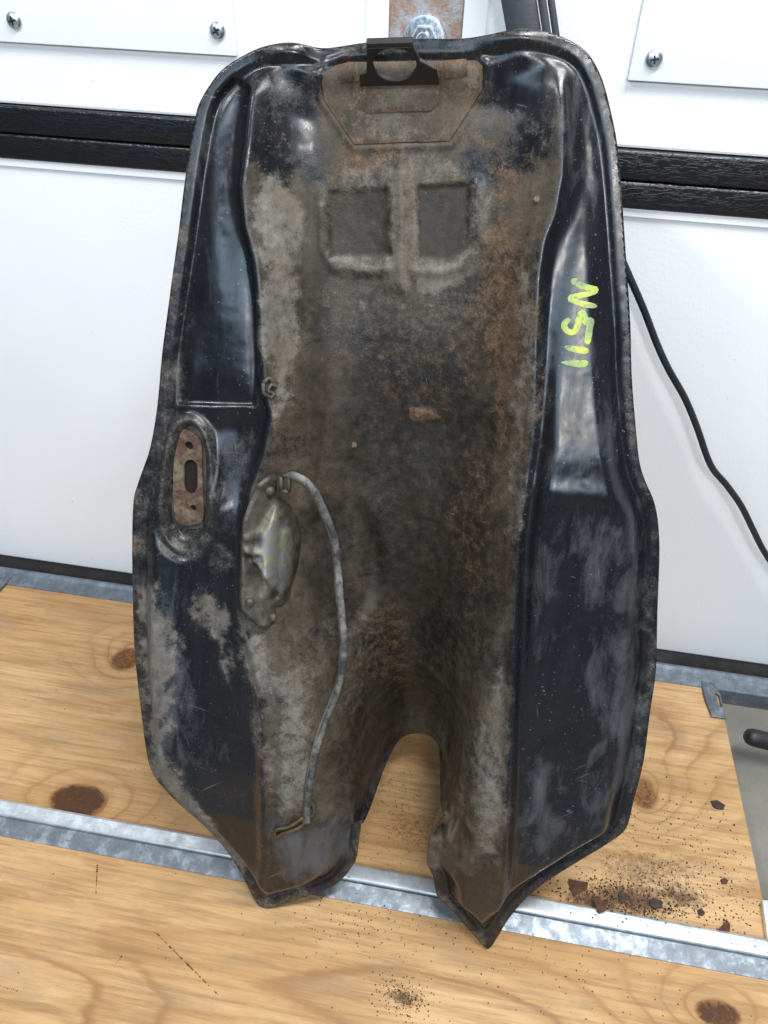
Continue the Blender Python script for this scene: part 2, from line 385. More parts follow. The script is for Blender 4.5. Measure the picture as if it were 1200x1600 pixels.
M = dict(
    door=m_door(), trim=m_trim(), galv=m_galv('galvanised_steel', (.66, .70, .73), .32, (.84, .88, .9)), galv2=m_galv('zinc_hinge', (.6, .63, .66), .3),
    hinge=m_dirty('stain_reflection_zinc', (.42, .43, .45), (.36, .25, .185), .42, .5, .5, 420, (.2, .19, .19)),  # orange reflection painted into the zinc along with rust stain
    galvd=m_galv('shaded_galvanised_steel', (.15, .17, .195), .42, (.27, .31, .35)), galvr=m_galv('weathered_galvanised_steel', (.17, .20, .23), .5, (.24, .28, .32)),  # galvd: darker copy with the sloping flange's dim reflection in its colour
    ply=m_ply(), concrete=m_concrete(), tank=m_tank(),
    cover=simple('white_lacquer', (.84, .86, .86), .35, 0, .03, 6, .05, 300),
    screw=simple('bright_zinc', (.62, .68, .76), .28, .9, .12, 300),
    rubber=simple('black_rubber', (.003, .003, .0035), .75, 0, .3, 60, .3, 200),
    bar=simple('black_powder_coat', (.014, .016, .022), .4, 0, .2, 40, .15, 400),
    cable=simple('cable_jacket', (.012, .018, .022), .4, 0, .2, 30),
    handle=simple('black_grip', (.009, .009, .010), .5, 0, .2, 50, .1, 300),
    shell=simple('outer_enamel', (.008, .009, .012), .22, 0, .3, 20),
    tab=m_dirty('rusted_black_tab', (.005, .005, .006), (.016, .011, .008), .3, 0, .42, 160, (.004, .003, .003)),
    plate=m_dirty('rusty_grey_plate', (.10, .088, .078), (.15, .085, .05), .5, 0, .72, 110),
    plate2=m_dirty('rusty_brown_plate', (.105, .085, .07), (.12, .06, .035), .45, 0, .72, 140),
    tap=m_dirty('corroded_tan_flange', (.17, .13, .088), (.075, .038, .022), .5, .1, .8, 300, (.02, .012, .008)),
    hole=simple('rusty_hole_shade', (.006, .0022, .0012), 1.0, 0, .4, 100),  # near-black: the shade of a deep hole put into its colour
    cast=m_cast(),
    hose=m_dirty('dusty_rubber_hose', (.19, .185, .165), (.03, .03, .028), .55, 0, .7, 170),
    wire=m_dirty('rusty_wire', (.13, .09, .035), (.05, .03, .018), .5, .2, .6, 200),
    clip=m_dirty('greasy_black_clip', (.015, .014, .013), (.07, .055, .04), .5, 0, .5, 200),
    chalk=m_chalk(),
    flake=m_dirty('rust_flake', (.06, .022, .013), (.09, .04, .02), .5, 0, .85, 300),
    flaked=m_dirty('dark_flake', (.02, .017, .016), (.05, .03, .02), .4, 0, .7, 300),
    crumb=m_dirty('rust_crumb', (.085, .045, .024), (.028, .018, .012), .5, 0, .9, 60),
)

# ------------------------------------------------------------------ floor
o = obj('floor', [(-3, -3, -.02), (3, -3, -.02), (3, .6, -.02), (-3, .6, -.02)], [(0, 1, 2, 3)], M['concrete']); tag(o, kind='structure')

def ply_board(name, x0, x1, y0, y1, knots, stains, step, label, phase):
    nx = int((x1 - x0) / step) + 1; ny = int((y1 - y0) / step) + 1
    xs = np.linspace(x0, x1, nx); ys = np.linspace(y0, y1, ny)
    Xg, Yg = np.meshgrid(xs, ys); X_, Y_ = Xg.ravel(), Yg.ravel()
    wv = .004 * (fbm(X_, Y_, .09, 4, 11) - .5)
    grain = (Y_ * 16 + 4.0 * (fbm(X_ * .32, Y_ * 1.0, .14, 3, int(phase * 10)) - .5) + .8 * X_ + phase)
    kn = np.zeros_like(X_)
    for (kx, ky, rx, ry, amp, kd) in knots:
        r = np.sqrt(((X_ - kx) / rx) ** 2 + ((Y_ - ky) / ry) ** 2)
        grain = grain + amp * 1.5 * np.exp(-(r / 2.6) ** 1.3)
        kn = np.maximum(kn, np.clip((1.12 - r) * 2.4 + .5 * (fbm(X_, Y_, .012, 4, 3) - .5), 0, 1) * kd)
    st = np.zeros_like(X_)
    near = np.zeros_like(X_)
    for (kx, ky, rx, ry, amp, kd) in knots: near = np.maximum(near, np.exp(-(((X_ - kx) / rx) ** 2 + ((Y_ - ky) / ry) ** 2) / 7))
    for (sx, sy, ax, ay, s) in stains:
        st = np.maximum(st, s * np.exp(-(((X_ - sx) / ax) ** 2 + ((Y_ - sy) / ay) ** 2)))
    zz = .0004 * (fbm(X_, Y_, .05, 3, 5) - .5)
    V = np.stack([X_, Y_, zz], 1); n = len(V)
    Fc = [(j * nx + i, j * nx + i + 1, (j + 1) * nx + i + 1, (j + 1) * nx + i) for j in range(ny - 1) for i in range(nx - 1)]
    ring = [i for i in range(nx)] + [j * nx + nx - 1 for j in range(1, ny)] + [(ny - 1) * nx + i for i in range(nx - 2, -1, -1)] + [j * nx for j in range(ny - 2, 0, -1)]
    low = [(V[i][0], V[i][1], -.0195) for i in ring]
    Vs = [tuple(v) for v in V] + low
    for k in range(len(ring)):
        k2 = (k + 1) % len(ring); Fc.append((ring[k], n + k, n + k2, ring[k2]))
    o = obj(name, Vs, Fc, M['ply'], smooth=False)
    pad = np.zeros(len(low))
    for nm, arr in (('grain', grain), ('knot', kn), ('stain_shade', st), ('near_knot', near)):
        a = o.data.attributes.new(nm, 'FLOAT', 'POINT'); a.data.foreach_set('value', np.concatenate([arr, arr[ring]]).astype(np.float32))
    tag(o, label, 'plywood board')
    return o
KR = [(-0.2369,-0.2904),(0.2819,-0.1850),(-0.2659,-0.1241)]
KF = [(0.3217,-0.3653)]
stR = [(0.2619,-0.2889),(0.2321,-0.2970),(0.3029,-0.2786),(0.2778,-0.2608),(0.0676,-0.2578),(0.3585,-0.2629),(0.0382,-0.2241)]
stF = [(0.0838,-0.3975),(0.0371,-0.3434),(0.1643,-0.3552)]
ply_board('plywood_board', -.52, .374, -.3095, -.030,
          [(KR[0][0], KR[0][1], .027, .017, 3.4, 1.0), (KR[1][0], KR[1][1], .015, .020, 3.6, .42), (KR[2][0], KR[2][1], .017, .018, 2.4, .5), (-.20, -.11, .03, .012, 2.0, 0), (.30, -.11, .03, .02, 1.6, 0)],
          [(stR[0][0], stR[0][1], .045, .015, 1.0), (stR[1][0], stR[1][1], .03, .012, .95), (stR[2][0], stR[2][1], .03, .013, .85), (stR[3][0], stR[3][1], .07, .03, .6),
           (stR[4][0], stR[4][1], .03, .03, .52), (stR[5][0], stR[5][1], .04, .03, .36), (stR[6][0], stR[6][1], .014, .05, .46)],  # the last mark is brown dirt with the tank leg's shadow painted in
          .0028, 'plywood board with a dark knot between the galvanised strip and the white door', .3)
ply_board('plywood_board', -.62, .62, -.50, -.3285,
          [(KF[0][0], KF[0][1], .018, .010, 2.6, .8), (-.20, -.46, .10, .03, 2.2, 0), (.12, -.40, .09, .02, -1.8, 0), (.33, -.42, .05, .03, 1.6, 0)],
          [(stF[0][0], stF[0][1], .016, .008, .85), (stF[1][0], stF[1][1], .03, .018, .3), (stF[2][0], stF[2][1], .04, .012, .27)],
          .0034, 'scratched plywood board under the tips of the tank', 1.7)

# galvanised joining strip between the boards: a high flange and a lower sloping one
def extrude_x(name, prof, x0, x1, m, parent=None, nseg=1, smooth_ang=30):
    bm = bmesh.new(); rows = []
    for i in range(nseg + 1):
        x = x0 + (x1 - x0) * i / nseg
        rows.append([bm.verts.new((x, y, z)) for y, z in prof])
    n = len(prof)
    for a, b_ in zip(rows, rows[1:]):
        for k in range(n): bm.faces.new([a[k], a[(k + 1) % n], b_[(k + 1) % n], b_[k]])
    bm.faces.new(rows[0]); bm.faces.new(list(reversed(rows[-1])))
    o = bmobj(name, bm, m, parent); smooth_by_angle(o, smooth_ang); return o
strip = empty('joining_strip', (0, -.318, 0)); tag(strip, 'galvanised steel joining strip running between the two plywood boards', 'metal strip')
extrude_x('top_flange', [(.0155, .0005), (.0155, .0022), (.013, .0040), (.004, .0046), (.0016, .0042), (.0004, .0030), (-.0002, .0012), (-.0002, .0003)], -.62, .62, M['galv'], strip)
extrude_x('lower_flange', [(-.0009, .0003), (-.0009, .0038), (-.0020, .0042), (-.0160, .0004), (-.0165, -.0006), (-.0100, -.0006)], -.62, .62, M['galvd'], strip)

# rear angle and seal at the foot of the door
rear = empty('floor_angle', (0, -.035, 0)); tag(rear, 'dull galvanised angle profile along the foot of the white door', 'metal angle')
extrude_x('flange', [(.0140, -.0195), (.0140, .0060), (.0110, .0066), (.0095, .0050), (.0080, .0034), (-.0080, .0014), (-.0085, .0006), (-.0085, -.0195)], -.62, .62, M['galvr'], rear)
tp_ = [(0.3641,-0.0448),(0.3732,-0.0333),(0.3776,-0.0439),(0.3769,-0.0793),(0.3653,-0.0791)]
bm = bmesh.new()
cl = [(-.012, -.0), (.004, .0), (.006, -.045), (-.006, -.045)]
prism(bm, [(.3560, -.036), (.3700, -.036), (.3745, -.052), (.3750, -.082), (.3600, -.082), (.3565, -.060)], .0008, .0030, .0006, 1,
      holes=[[(.3690, -.050), (.3720, -.053), (.3725, -.068), (.3700, -.066)]], xf=lambda p: (p[0] - 0, p[1] + .035, p[2] + (p[1] < -.04) * .0))
bmobj('corner_lug', bm, M['galvd'], rear)
bm = bmesh.new()
prism(bm, [(-.47, -.032), (-.452, -.032), (-.4545, -.068), (-.49, -.12), (-.52, -.12)], .001, .004, .0006, 1, xf=lambda p: (p[0], p[1] + .035, p[2]))
bmobj('corner_gusset', bm, M['galvd'], rear)
o = None
bm = bmesh.new()
cp = [(0.3709,-0.2721),(0.3939,-0.2695),(0.3835,-0.3154),(0.3686,-0.3063)]
prism(bm, [(a, b_) for a, b_ in cp], .001, .0062, .0008, 2)
o = bmobj('steel_tab', bm, M['galv']); tag(o, 'small bright zinc steel tab where the joining strip meets the bare concrete', 'metal tab')

# ------------------------------------------------------------------ sectional door
door = empty('sectional_door', (0, 0, 0)); tag(door, 'white sectional door with black grained edge trims behind the tank', 'door')
ZJ = .499
bm = bmesh.new(); box(bm, -1.4, 1.4, .0, .04, .004, .4785, .002); bmobj('lower_panel', bm, M['door'], door)
bm = bmesh.new(); box(bm, -1.4, 1.4, .0, .04, .5205, 1.3, .002); bmobj('upper_panel', bm, M['door'], door)
bm = bmesh.new(); box(bm, -1.4, 1.4, -.0045, .03, .4995, .5200, .0022, 3); smooth_by_angle(bmobj('edge_trim', bm, M['trim'], door))
bm = bmesh.new(); box(bm, -1.4, 1.4, -.0045, .03, .4792, .4985, .0022, 3); smooth_by_angle(bmobj('edge_trim', bm, M['trim'], door))
extrude_x('bottom_seal', [(.03, -.019), (.03, .0035), (-.0015, .0035), (-.006, .0010), (-.012, -.004), (-.0195, -.008), (-.0195, -.019)], -1.4, 1.4, M['rubber'], door)
# moulded flange shadow gap under the lower trim
bm = bmesh.new(); box(bm, -1.4, 1.4, -.0022, .001, .4725, .4790, .0008, 2); bmobj('skin_fold', bm, M['door'], door)

def screw(parent, x, z, y0, r=.0056, turn=.3):
    bm = bmesh.new()
    def xf(p): return (x + p[0], y0 - p[2], z + p[1])
    lathe(bm, [(r * 1.05, 0), (r * 1.05, .0006), (r, .0012), (r * .82, .0024), (r * .5, .0031), (0, .0033)], 24, xf)
    s = bmobj('screw', bm, M['screw'], parent); smooth_by_angle(s, 40)
    bm = bmesh.new()
    for a in (turn, turn + math.pi / 2):
        c, s_ = math.cos(a), math.sin(a)
        q = [(-.5, -.10), (.5, -.10), (.5, .10), (-.5, .10)]
        vv = [bm.verts.new(xf((r * (c * u - s_ * v), r * (s_ * u + c * v), .00335 if a == turn else .00345))) for u, v in q]
        bm.faces.new(vv)
    bmobj('cross_slot', bm, M['bar'], s)
    return s
def cover_plate(x0, x1, z0, z1, screws):
    bm = bmesh.new(); box(bm, x0, x1, -.0048, -.0005, z0, z1, .0012, 2)
    p = bmobj('cover_plate', bm, M['cover'], door); smooth_by_angle(p)
    for i, (sx, sz) in enumerate(screws): screw(p, sx, sz, -.0048, .0058, .2 + .35 * i)
WS = [(-0.2955,0.5786),(-0.1375,0.5796),(0.1701,0.5779)]
CE = [(-0.1250,0.5650),(0.1555,0.5633)]
zc = (CE[0][1] + CE[1][1]) / 2
cover_plate(-.55, CE[0][0], zc, .78, [WS[0], WS[1]])
cover_plate(CE[1][0], .60, zc, .78, [WS[2]])
# hinge plate with bolt
HP = [(-0.0126,0.5883),(0.0383,0.5907)]
hz0 = .500 + .006
bm = bmesh.new(); box(bm, HP[0][0], HP[1][0], -.0034, -.0004, .526, .82, .0008, 1)
hp = bmobj('hinge_plate', bm, M['hinge'], door)
for s in (-1, 1):
    xx = HP[0][0] if s < 0 else HP[1][0]
    bm = bmesh.new(); box(bm, min(xx + s * .0003, xx + s * .0165), max(xx + s * .0003, xx + s * .0165), -.0026, -.0004, .526, .82, .0008, 2); bmobj('backing_strip', bm, M['cover'], hp)
BC = [(0.0130,0.5823)][0]
def xfb(p): return (BC[0] + p[0], -.0036 - p[2], BC[1] + p[1])
bm = bmesh.new(); lathe(bm, [(.0148, 0), (.0148, .0018), (.0138, .0030), (.0115, .0034), (0, .0034)], 36, xfb); wsh = bmobj('washer', bm, M['screw'], hp); smooth_by_angle(wsh)
bm = bmesh.new(); lathe(bm, [(.0090, .0036), (.0090, .0088), (.0080, .0098), (.0062, .0098), (.0058, .0086), (0, .0086)], 6, xfb); bmobj('bolt_head', bm, M['screw'], wsh)
bm = bmesh.new(); lathe(bm, [(.0050, .0088), (.0050, .0112), (.0042, .0122), (0, .0122)], 20, xfb); smooth_by_angle(bmobj('bolt_end', bm, M['screw'], wsh))

# ------------------------------------------------------------------ black bar leaning behind the tank
b0 = [(0.2807,-0.0378)][0]; b1 = [(0.0821,0.6062)][0]
P0 = Vector((b0[0], b0[1] - .03, .0145)); P1 = Vector((b1[0], -.033, b1[1])); dd = (P1 - P0); P1 = P0 + dd * 1.30
root = empty('steel_bar', P0); tag(root, 'black steel angle bar leaning upright between the tank and the door', 'bar')
def beam(name, off0, w, t, m):
    ax = (P1 - P0).normalized(); sx = Vector((1, 0, 0)); sx = (sx - ax * sx.dot(ax)).normalized(); sy = ax.cross(sx)
    bm = bmesh.new(); ln = (P1 - P0).length
    box(bm, off0[0], off0[0] + w, off0[1], off0[1] + t, 0, ln, .0012, 2)
    for v in bm.verts:
        c = v.co.copy(); v.co = sx * c.x + sy * c.y + ax * c.z
    o = bmobj(name, bm, m, root); smooth_by_angle(o); return o
beam('flat_face', (-.016, -.003), .0215, .006, M['bar']); beam('folded_edge', (.0062, -.0075), .0052, .012, M['bar']); beam('folded_edge', (.0120, -.001), .0045, .006, M['bar'])

# ------------------------------------------------------------------ cable hanging in front of the door
cp = [(0.1312,0.5151),(0.1506,0.4855),(0.1665,0.4609),(0.1770,0.4451),(0.1850,0.4332),(0.2014,0.4086),(0.2184,0.3808),(0.2324,0.3606),(0.2517,0.3363),(0.2683,0.3109),(0.2903,0.2740),(0.3097,0.2549),(0.3281,0.2351),(0.3469,0.2092),(0.3630,0.1873),(0.3831,0.1645),(0.4126,0.1356),(0.4567,0.0895)]
path = spline([(x, -.018 - .010 * min(1, max(0, i / 12)), z) for i, (x, z) in enumerate(cp)], 6)
path = [(p[0], p[1], max(p[2], .0045)) for p in path]
bm = bmesh.new(); tube(bm, path, .0029, 12); o = bmobj('electric_cable', bm, M['cable'], smooth=True)
tag(o, 'thin black cable hanging in front of the white door beside the tank', 'cable')

# ------------------------------------------------------------------ lever lying on the concrete
hx = [(0.3813,-0.1157),(0.5439,-0.0877)]
bm = bmesh.new()
hp0 = Vector((hx[0][0], hx[0][1], .022)); hp1 = Vector((hx[1][0] + .05, hx[1][1] - .03, -.008))
ps = [hp0.lerp(hp1, t) for t in (0, .012, .03, .06, .3, .6, 1)]
tube(bm, ps, .0085, 18, radii=[.004, .0072, .0085, .0088, .0088, .0088, .0088])
o = bmobj('lever_handle', bm, M['handle'], smooth=True); tag(o, 'black rounded lever handle resting over the bare concrete', 'lever')

#<H
# ------------------------------------------------------------------ fuel tank: underside pressing (mm on the rim plane, z towards the viewer)
def _ss(a, b, x):
    t = np.clip((x - a) / (b - a), 0, 1); return t * t * (3 - 2 * t)
RIM = [(-93.0,-1.0),(-100.7,-1.8),(-106.9,3.6),(-112.2,15.3),(-119.7,30.4),(-129.9,47.3),(-141.5,61.0),(-155.1,74.2),(-170.8,86.7),(-184.2,99.7),(-191.7,109.3),(-197.4,123.6),(-200.6,148.8),(-203.7,182.0),(-206.7,221.2),(-207.0,259.8),(-206.9,285.6),(-206.3,312.3),(-204.7,340.6),(-201.0,354.3),(-196.6,366.5),(-191.4,382.2),(-186.3,409.9),(-182.5,445.3),(-176.7,484.5),(-171.1,520.5),(-168.1,542.3),(-164.9,563.4),(-160.9,583.6),(-157.8,594.0),(-150.1,605.5),(-142.4,613.2),(-128.5,621.2),(-117.2,625.0),(-103.4,627.0),(-94.8,626.5),(-86.3,626.0),(-75.3,627.2),(-60.1,629.8),(-33.2,632.8),(-8.4,634.0),(5.4,636.0),(14.6,638.0),(22.3,639.9),(31.6,639.7),(42.1,638.1),(55.1,633.9),(62.9,628.2),(70.4,618.1),(77.6,602.8),(84.0,586.2),(91.4,559.1),(100.0,525.1),(108.4,491.7),(114.3,463.4),(122.1,433.8),(128.6,411.3),(134.5,399.0),(141.2,388.4),(146.6,375.8),(151.6,356.2),(155.9,331.0),(159.2,310.1),(166.3,269.0),(168.7,236.5),(171.9,195.7),(171.4,162.3),(171.2,142.2),(168.1,131.6),(158.2,118.8),(144.4,103.1),(128.6,84.8),(114.8,66.5),(104.5,47.4),(97.3,28.7),(92.8,12.9),(87.8,0.1),(81.7,3.4),(69.4,15.8),(57.6,28.9),(42.9,41.2),(38.8,51.3),(36.1,62.2),(30.3,73.6),(29.3,89.1),(32.1,104.5),(39.6,121.8)]
RIM2 = [(-24.1,99.7),(-25.0,77.7),(-25.7,63.5),(-33.7,45.5),(-42.4,33.6),(-59.0,21.0),(-79.7,7.3)]
OUT = np.array(RIM + RIM2)                      # the open tunnel end lies between RIM[-1] and RIM2[0]
NR = len(RIM)
LLp = np.array([(-124.2,610.6),(-123.9,601.0),(-125.5,574.3),(-128.0,549.9),(-125.4,528.7),(-119.0,511.0),(-114.9,484.9),(-112.2,453.8),(-109.3,429.7),(-104.1,415.7),(-109.1,387.3),(-116.3,364.2),(-119.3,326.9),(-117.4,288.5),(-109.4,254.5),(-100.8,224.5),(-96.1,176.0),(-93.9,118.3),(-94.2,68.9),(-98.9,22.3),(-102.7,4.6)])
LRp = np.array([(46.3,630.2),(51.5,601.6),(56.2,570.0),(55.4,550.0),(51.4,534.3),(51.3,515.0),(54.1,486.3),(57.7,456.4),(61.9,417.2),(62.0,383.8),(62.2,353.4),(66.4,308.3),(70.8,260.5),(76.0,210.0),(81.5,156.2),(86.4,98.8),(87.8,55.8),(87.0,20.0)])
LLp = LLp[np.argsort(LLp[:, 1])]; LRp = LRp[np.argsort(LRp[:, 1])]
def _seg(px, py, A, B):
    d = B - A; l2 = (d * d).sum() + 1e-9
    t = np.clip(((px - A[0]) * d[0] + (py - A[1]) * d[1]) / l2, 0, 1)
    return np.hypot(px - A[0] - t * d[0], py - A[1] - t * d[1])
def rimdist(u, v):
    r = np.full(u.shape, 1e9)
    n = len(OUT)
    for i in range(n):
        if i == NR - 1: continue
        r = np.minimum(r, _seg(u, v, OUT[i], OUT[(i + 1) % n]))
    return r
def polydist(u, v, P, closed=True):
    """signed distance (inside > 0) to a closed outline, or plain distance to a line"""
    P = np.array(P, float)[:, :2]; r = np.full(u.shape, 1e9); ins = np.zeros(u.shape, bool); n = len(P)
    for i in range(n if closed else n - 1):
        A, B = P[i], P[(i + 1) % n]
        r = np.minimum(r, _seg(u, v, A, B))
        if closed:
            c = ((A[1] > v) != (B[1] > v))
            with np.errstate(divide='ignore', invalid='ignore'):
                xx = (B[0] - A[0]) * (v - A[1]) / (B[1] - A[1] if B[1] != A[1] else 1e-9) + A[0]
            ins ^= c & (u < xx)
    return np.where(ins, r, -r) if closed else r
BOSS = [(-161.7,409.7),(-150.5,403.1),(-144.5,389.7),(-142.8,362.9),(-143.8,330.0),(-152.9,311.3),(-168.1,305.2),(-181.3,314.1),(-186.8,332.7),(-185.6,352.7),(-180.7,385.4),(-174.2,403.9)]
for _ in range(3):                                # round the corners of the boss outline
    _q = []
    for _i in range(len(BOSS)):
        _a, _c = np.array(BOSS[_i]), np.array(BOSS[(_i + 1) % len(BOSS)]); _q += [tuple(_a * .75 + _c * .25), tuple(_a * .25 + _c * .75)]
    BOSS = _q
PLT = [(-167.5,397.8),(-161.2,397.7),(-154.9,394.0),(-152.7,386.8),(-152.0,362.0),(-151.8,335.9),(-158.3,331.2),(-166.7,330.1),(-171.3,334.2),(-172.7,350.0),(-173.0,368.5),(-173.4,386.5),(-172.0,393.8)]
LPAN = [(-126.5,602.2),(-128.1,575.1),(-130.6,550.3),(-128.1,528.8),(-121.5,510.7),(-118.2,484.2),(-117.2,452.3),(-117.9,419.0),(-144.0,416.0),(-172.4,413.6),(-173.5,446.5),(-168.2,483.4),(-161.9,521.2),(-158.0,548.3),(-153.4,578.6),(-148.5,597.6),(-137.1,608.9)]
HEX = [(-86.6,615.2),(-78.9,618.9),(-73.5,621.2),(1.2,625.8),(5.6,623.5),(7.1,611.3),(-8.8,583.0),(-65.8,577.5),(-85.5,600.0),(-87.4,609.2)]
GV = np.array([0, 60, 107, 150, 200, 260, 320, 400, 480, 540, 590, 615, 640.])
GD1 = np.array([12, 14, 18, 26, 34, 42, 45, 42, 34, 26, 17, 9, 2.])       # wide trough
GN1 = np.array([2, 2, 2, 2, 2.1, 2.2, 2.3, 2.6, 3.2, 3.6, 3.6, 3, 2.])
GD2 = np.array([122, 124, 125, 104, 64, 34, 14, 3, 0, 0, 0, 0, 0.])             # narrow slot towards the tail
GW2 = np.array([32, 32, 32, 35, 42, 46, 52, 60, 60, 60, 60, 60, 60.])
GN2 = np.array([8, 7, 6, 4, 2.8, 2.2, 2, 2, 2, 2, 2, 2, 2.])
GHL = np.array([12, 24, 33, 36, 33, 27, 20, 14, 12, 11, 9, 5, 1.])          # lip height
def _raw(u, v):
    a = np.interp(v, LLp[:, 1], LLp[:, 0]); b = np.interp(v, LRp[:, 1], LRp[:, 0])
    hl = np.interp(v, GV, GHL); D1 = np.interp(v, GV, GD1); n1 = np.interp(v, GV, GN1)
    D2 = np.interp(v, GV, GD2); w2 = np.interp(v, GV, GW2); n2 = np.interp(v, GV, GN2)
    sh = 30 * _ss(330, 220, v)                                           # shoulders beside the slot
    a2 = a + 3 + sh * .9; b2 = b - 3 - sh * .75
    c = (a2 + b2) / 2
    x = np.abs(u - c) / np.maximum((b2 - a2) / 2, 1)
    tun = hl - 1.5 - 4 * _ss(330, 220, v) - D1 * (1 - np.clip(x, 0, 1) ** n1)
    cs = np.interp(v, [0, 107, 200, 300, 400], [7, 7, 4, -4, -12])
    xs_ = np.abs(u - cs)
    m_ = _ss(215, 118, v)
    soft = np.exp(-(xs_ / w2) ** n2 * .75); hard = (1 - np.clip(xs_ / (w2 + 1), 0, 1) ** 2.6) ** .4
    tun = tun - D2 * _ss(93, 101, v) * (soft * (1 - m_) + hard * m_)
    tin = np.clip(np.minimum(u - a, b - u) / 6, 0, 1)
    inside = hl * (1 - _ss(0, 1, tin)) + tun * _ss(0, 1, tin)
    xo = np.maximum(a - u, u - b)                                        # distance outside the lips
    right = u > (a + b) / 2
    drop = np.where(right, np.interp(v, [0, 120, 300, 420, 520, 600], [8, 12, 13, 9, 6, 5]), np.interp(v, [0, 120, 250, 330, 380, 420, 600], [3, 4, 4, 5, 8, 10, 6]))
    wid = np.where(right, np.interp(v, [0, 300, 420, 520], [7, 8, 8, 6]), 7)
    slope = np.where(right, np.interp(v, [0, 200, 330, 380, 430, 560], [.02, .0, .03, .04, .015, .0]), np.interp(v, [0, 200, 330, 420, 600], [.06, .05, .02, .02, .0]))
    # concave lobe at the rear of each side
    lobe = np.interp(v, [40, 110, 200, 300, 390, 470], [0, 5, 9, 8, 4, 0]) * np.exp(-((xo - 48) / 38) ** 2)
    pan = hl - drop * _ss(0, 1, xo / wid) - slope * xo - lobe
    # the upper side pans bow towards the viewer
    bow = np.where(right, 11.0 * np.exp(-((v - 390) / np.where(v > 390, 58, 150)) ** 2) * _ss(2, 10, xo), 0) + 2.2 * np.sin(np.clip((xo - 6) / 38, 0, 1) * np.pi) * _ss(430, 500, v)
    pan = pan + bow + np.clip(500 - v, -110, 90) * .075 * np.where(right, _ss(150, 330, v), _ss(395, 440, v)) * _ss(4, 14, xo)
    return np.where(xo > 0, pan, inside)
_g = None
def _blur(A, s):
    k = np.exp(-.5 * (np.arange(-int(3 * s) - 1, int(3 * s) + 2) / s) ** 2); k /= k.sum()
    for ax in (0, 1):
        A = np.apply_along_axis(lambda r: np.convolve(np.pad(r, len(k) // 2, mode='edge'), k, 'valid'), ax, A)
    return A
def height(u, v):
    global _g
    u = np.asarray(u, float); v = np.asarray(v, float)
    if _g is None:
        gu, gv = np.meshgrid(np.arange(-240, 221, 1.), np.arange(-20, 661, 1.))
        A = _blur(_raw(gu, gv), 1.7)
        d = rimdist(gu, gv)
        tunnel = np.exp(-(np.abs(gu - 4) / 40) ** 6) * _ss(190, 120, gv) * _ss(96, 105, gv)
        k = np.maximum(_ss(7.5, 24, d), 0)
        kk = np.maximum(k, tunnel * _ss(1.0, 9, d))
        A = A * kk + (1 - kk) * (0.0 - 2.0 * _ss(5.5, 9, d) * (1 - _ss(9, 14, d)))
        bd = polydist(gu, gv, BOSS)
        ring = np.exp(-((bd - 3.5) / 3.4) ** 2)
        A = A * (1 - _ss(-5, 4, bd)) + _ss(-5, 4, bd) * 1.0 + 5.5 * ring - 4.0 * _ss(6, 10, bd)
        lp = polydist(gu, gv, LPAN)
        A = A - 4.0 * _ss(-.5, 2.5, lp) * _ss(420, 500, gv) * 0 - 3.2 * _ss(-.6, 1.0, lp)
        hx_ = polydist(gu, gv, HEX)
        A = A + 1.3 * np.exp(-((hx_ + 1.0) / 1.6) ** 2)
        for q in PADS:
            A = A - 1.5 * _ss(-.6, .9, polydist(gu, gv, q))
        for q in URIB:
            A = A + 1.9 * np.exp(-(polydist(gu, gv, q, False) / 3.4) ** 2)
        pk = np.hypot((gu - POCKET[0]) / 34, (gv - POCKET[1]) / 58)
        A = A - 7.0 * _ss(1.12, .70, pk)
        for (cx, cy, rx, ry, h) in TANK_BUMPS:
            A = A + h * np.exp(-(((gu - cx) / rx) ** 2 + ((gv - cy) / ry) ** 2))
        _g = _blur(A, .7)
    x = np.clip(u + 240, 0, 459.99); y = np.clip(v + 20, 0, 679.99)
    i = x.astype(int); j = y.astype(int); fx = x - i; fy = y - j
    return (_g[j, i] * (1 - fx) + _g[j, i + 1] * fx) * (1 - fy) + (_g[j + 1, i] * (1 - fx) + _g[j + 1, i + 1] * fx) * fy
PADS = [[(-81.5,552.2),(-44.5,557.2),(-39.5,517.7),(-77.5,513.6)], [(-26.8,559.2),(4.1,562.9),(8.2,528.5),(-3.6,518.5),(-21.5,517.7)]]
URIB = [[(8.8,561.8),(13.7,531.5),(7.5,517.9),(-6.8,511.4),(-23.6,510.7)], [(-85.0,550.5),(-82.8,519.7),(-75.6,509.2),(-59.0,507.5),(-41.3,509.9)], [(-37.8,577.8),(-35.1,547.8),(-32.4,514.5),(-31.4,499.9)]]
POCKET = [(-62.6,297.8)][0]
_b = [(-37.4,547.6),(-9.6,419.7),(-22.0,460.2),(9.2,603.1),(-100.3,589.4),(-7.7,357.3),(17.5,405.5)] + [(-137.7,345.7),(-129.8,400.8),(124.8,155.8),(93.5,389.8)] + [(-104.5,622.2),(23.0,635.2),(-87.7,623.1)]
TANK_BUMPS = [(_b[0][0], _b[0][1], 9, 40, 3.0), (_b[1][0], _b[1][1], 9, 4, 1.6), (_b[2][0], _b[2][1], 50, 40, 3.0), (_b[3][0], _b[3][1], 22, 8, -3), (_b[4][0], _b[4][1], 25, 12, -2),
              (_b[5][0], _b[5][1], 9, 30, 1.5), (_b[6][0], _b[6][1], 26, 18, -2),
              (_b[7][0], _b[7][1], 10, 16, 6), (_b[8][0], _b[8][1], 12, 12, -3), (_b[9][0], _b[9][1], 3, 2.5, 1.4), (_b[10][0], _b[10][1], 30, 7, 1.8),
              (_b[11][0], _b[11][1], 14, 7, 4.5), (_b[12][0], _b[12][1], 24, 8, 5.0), (_b[13][0], _b[13][1], 12, 6, -3.0)]
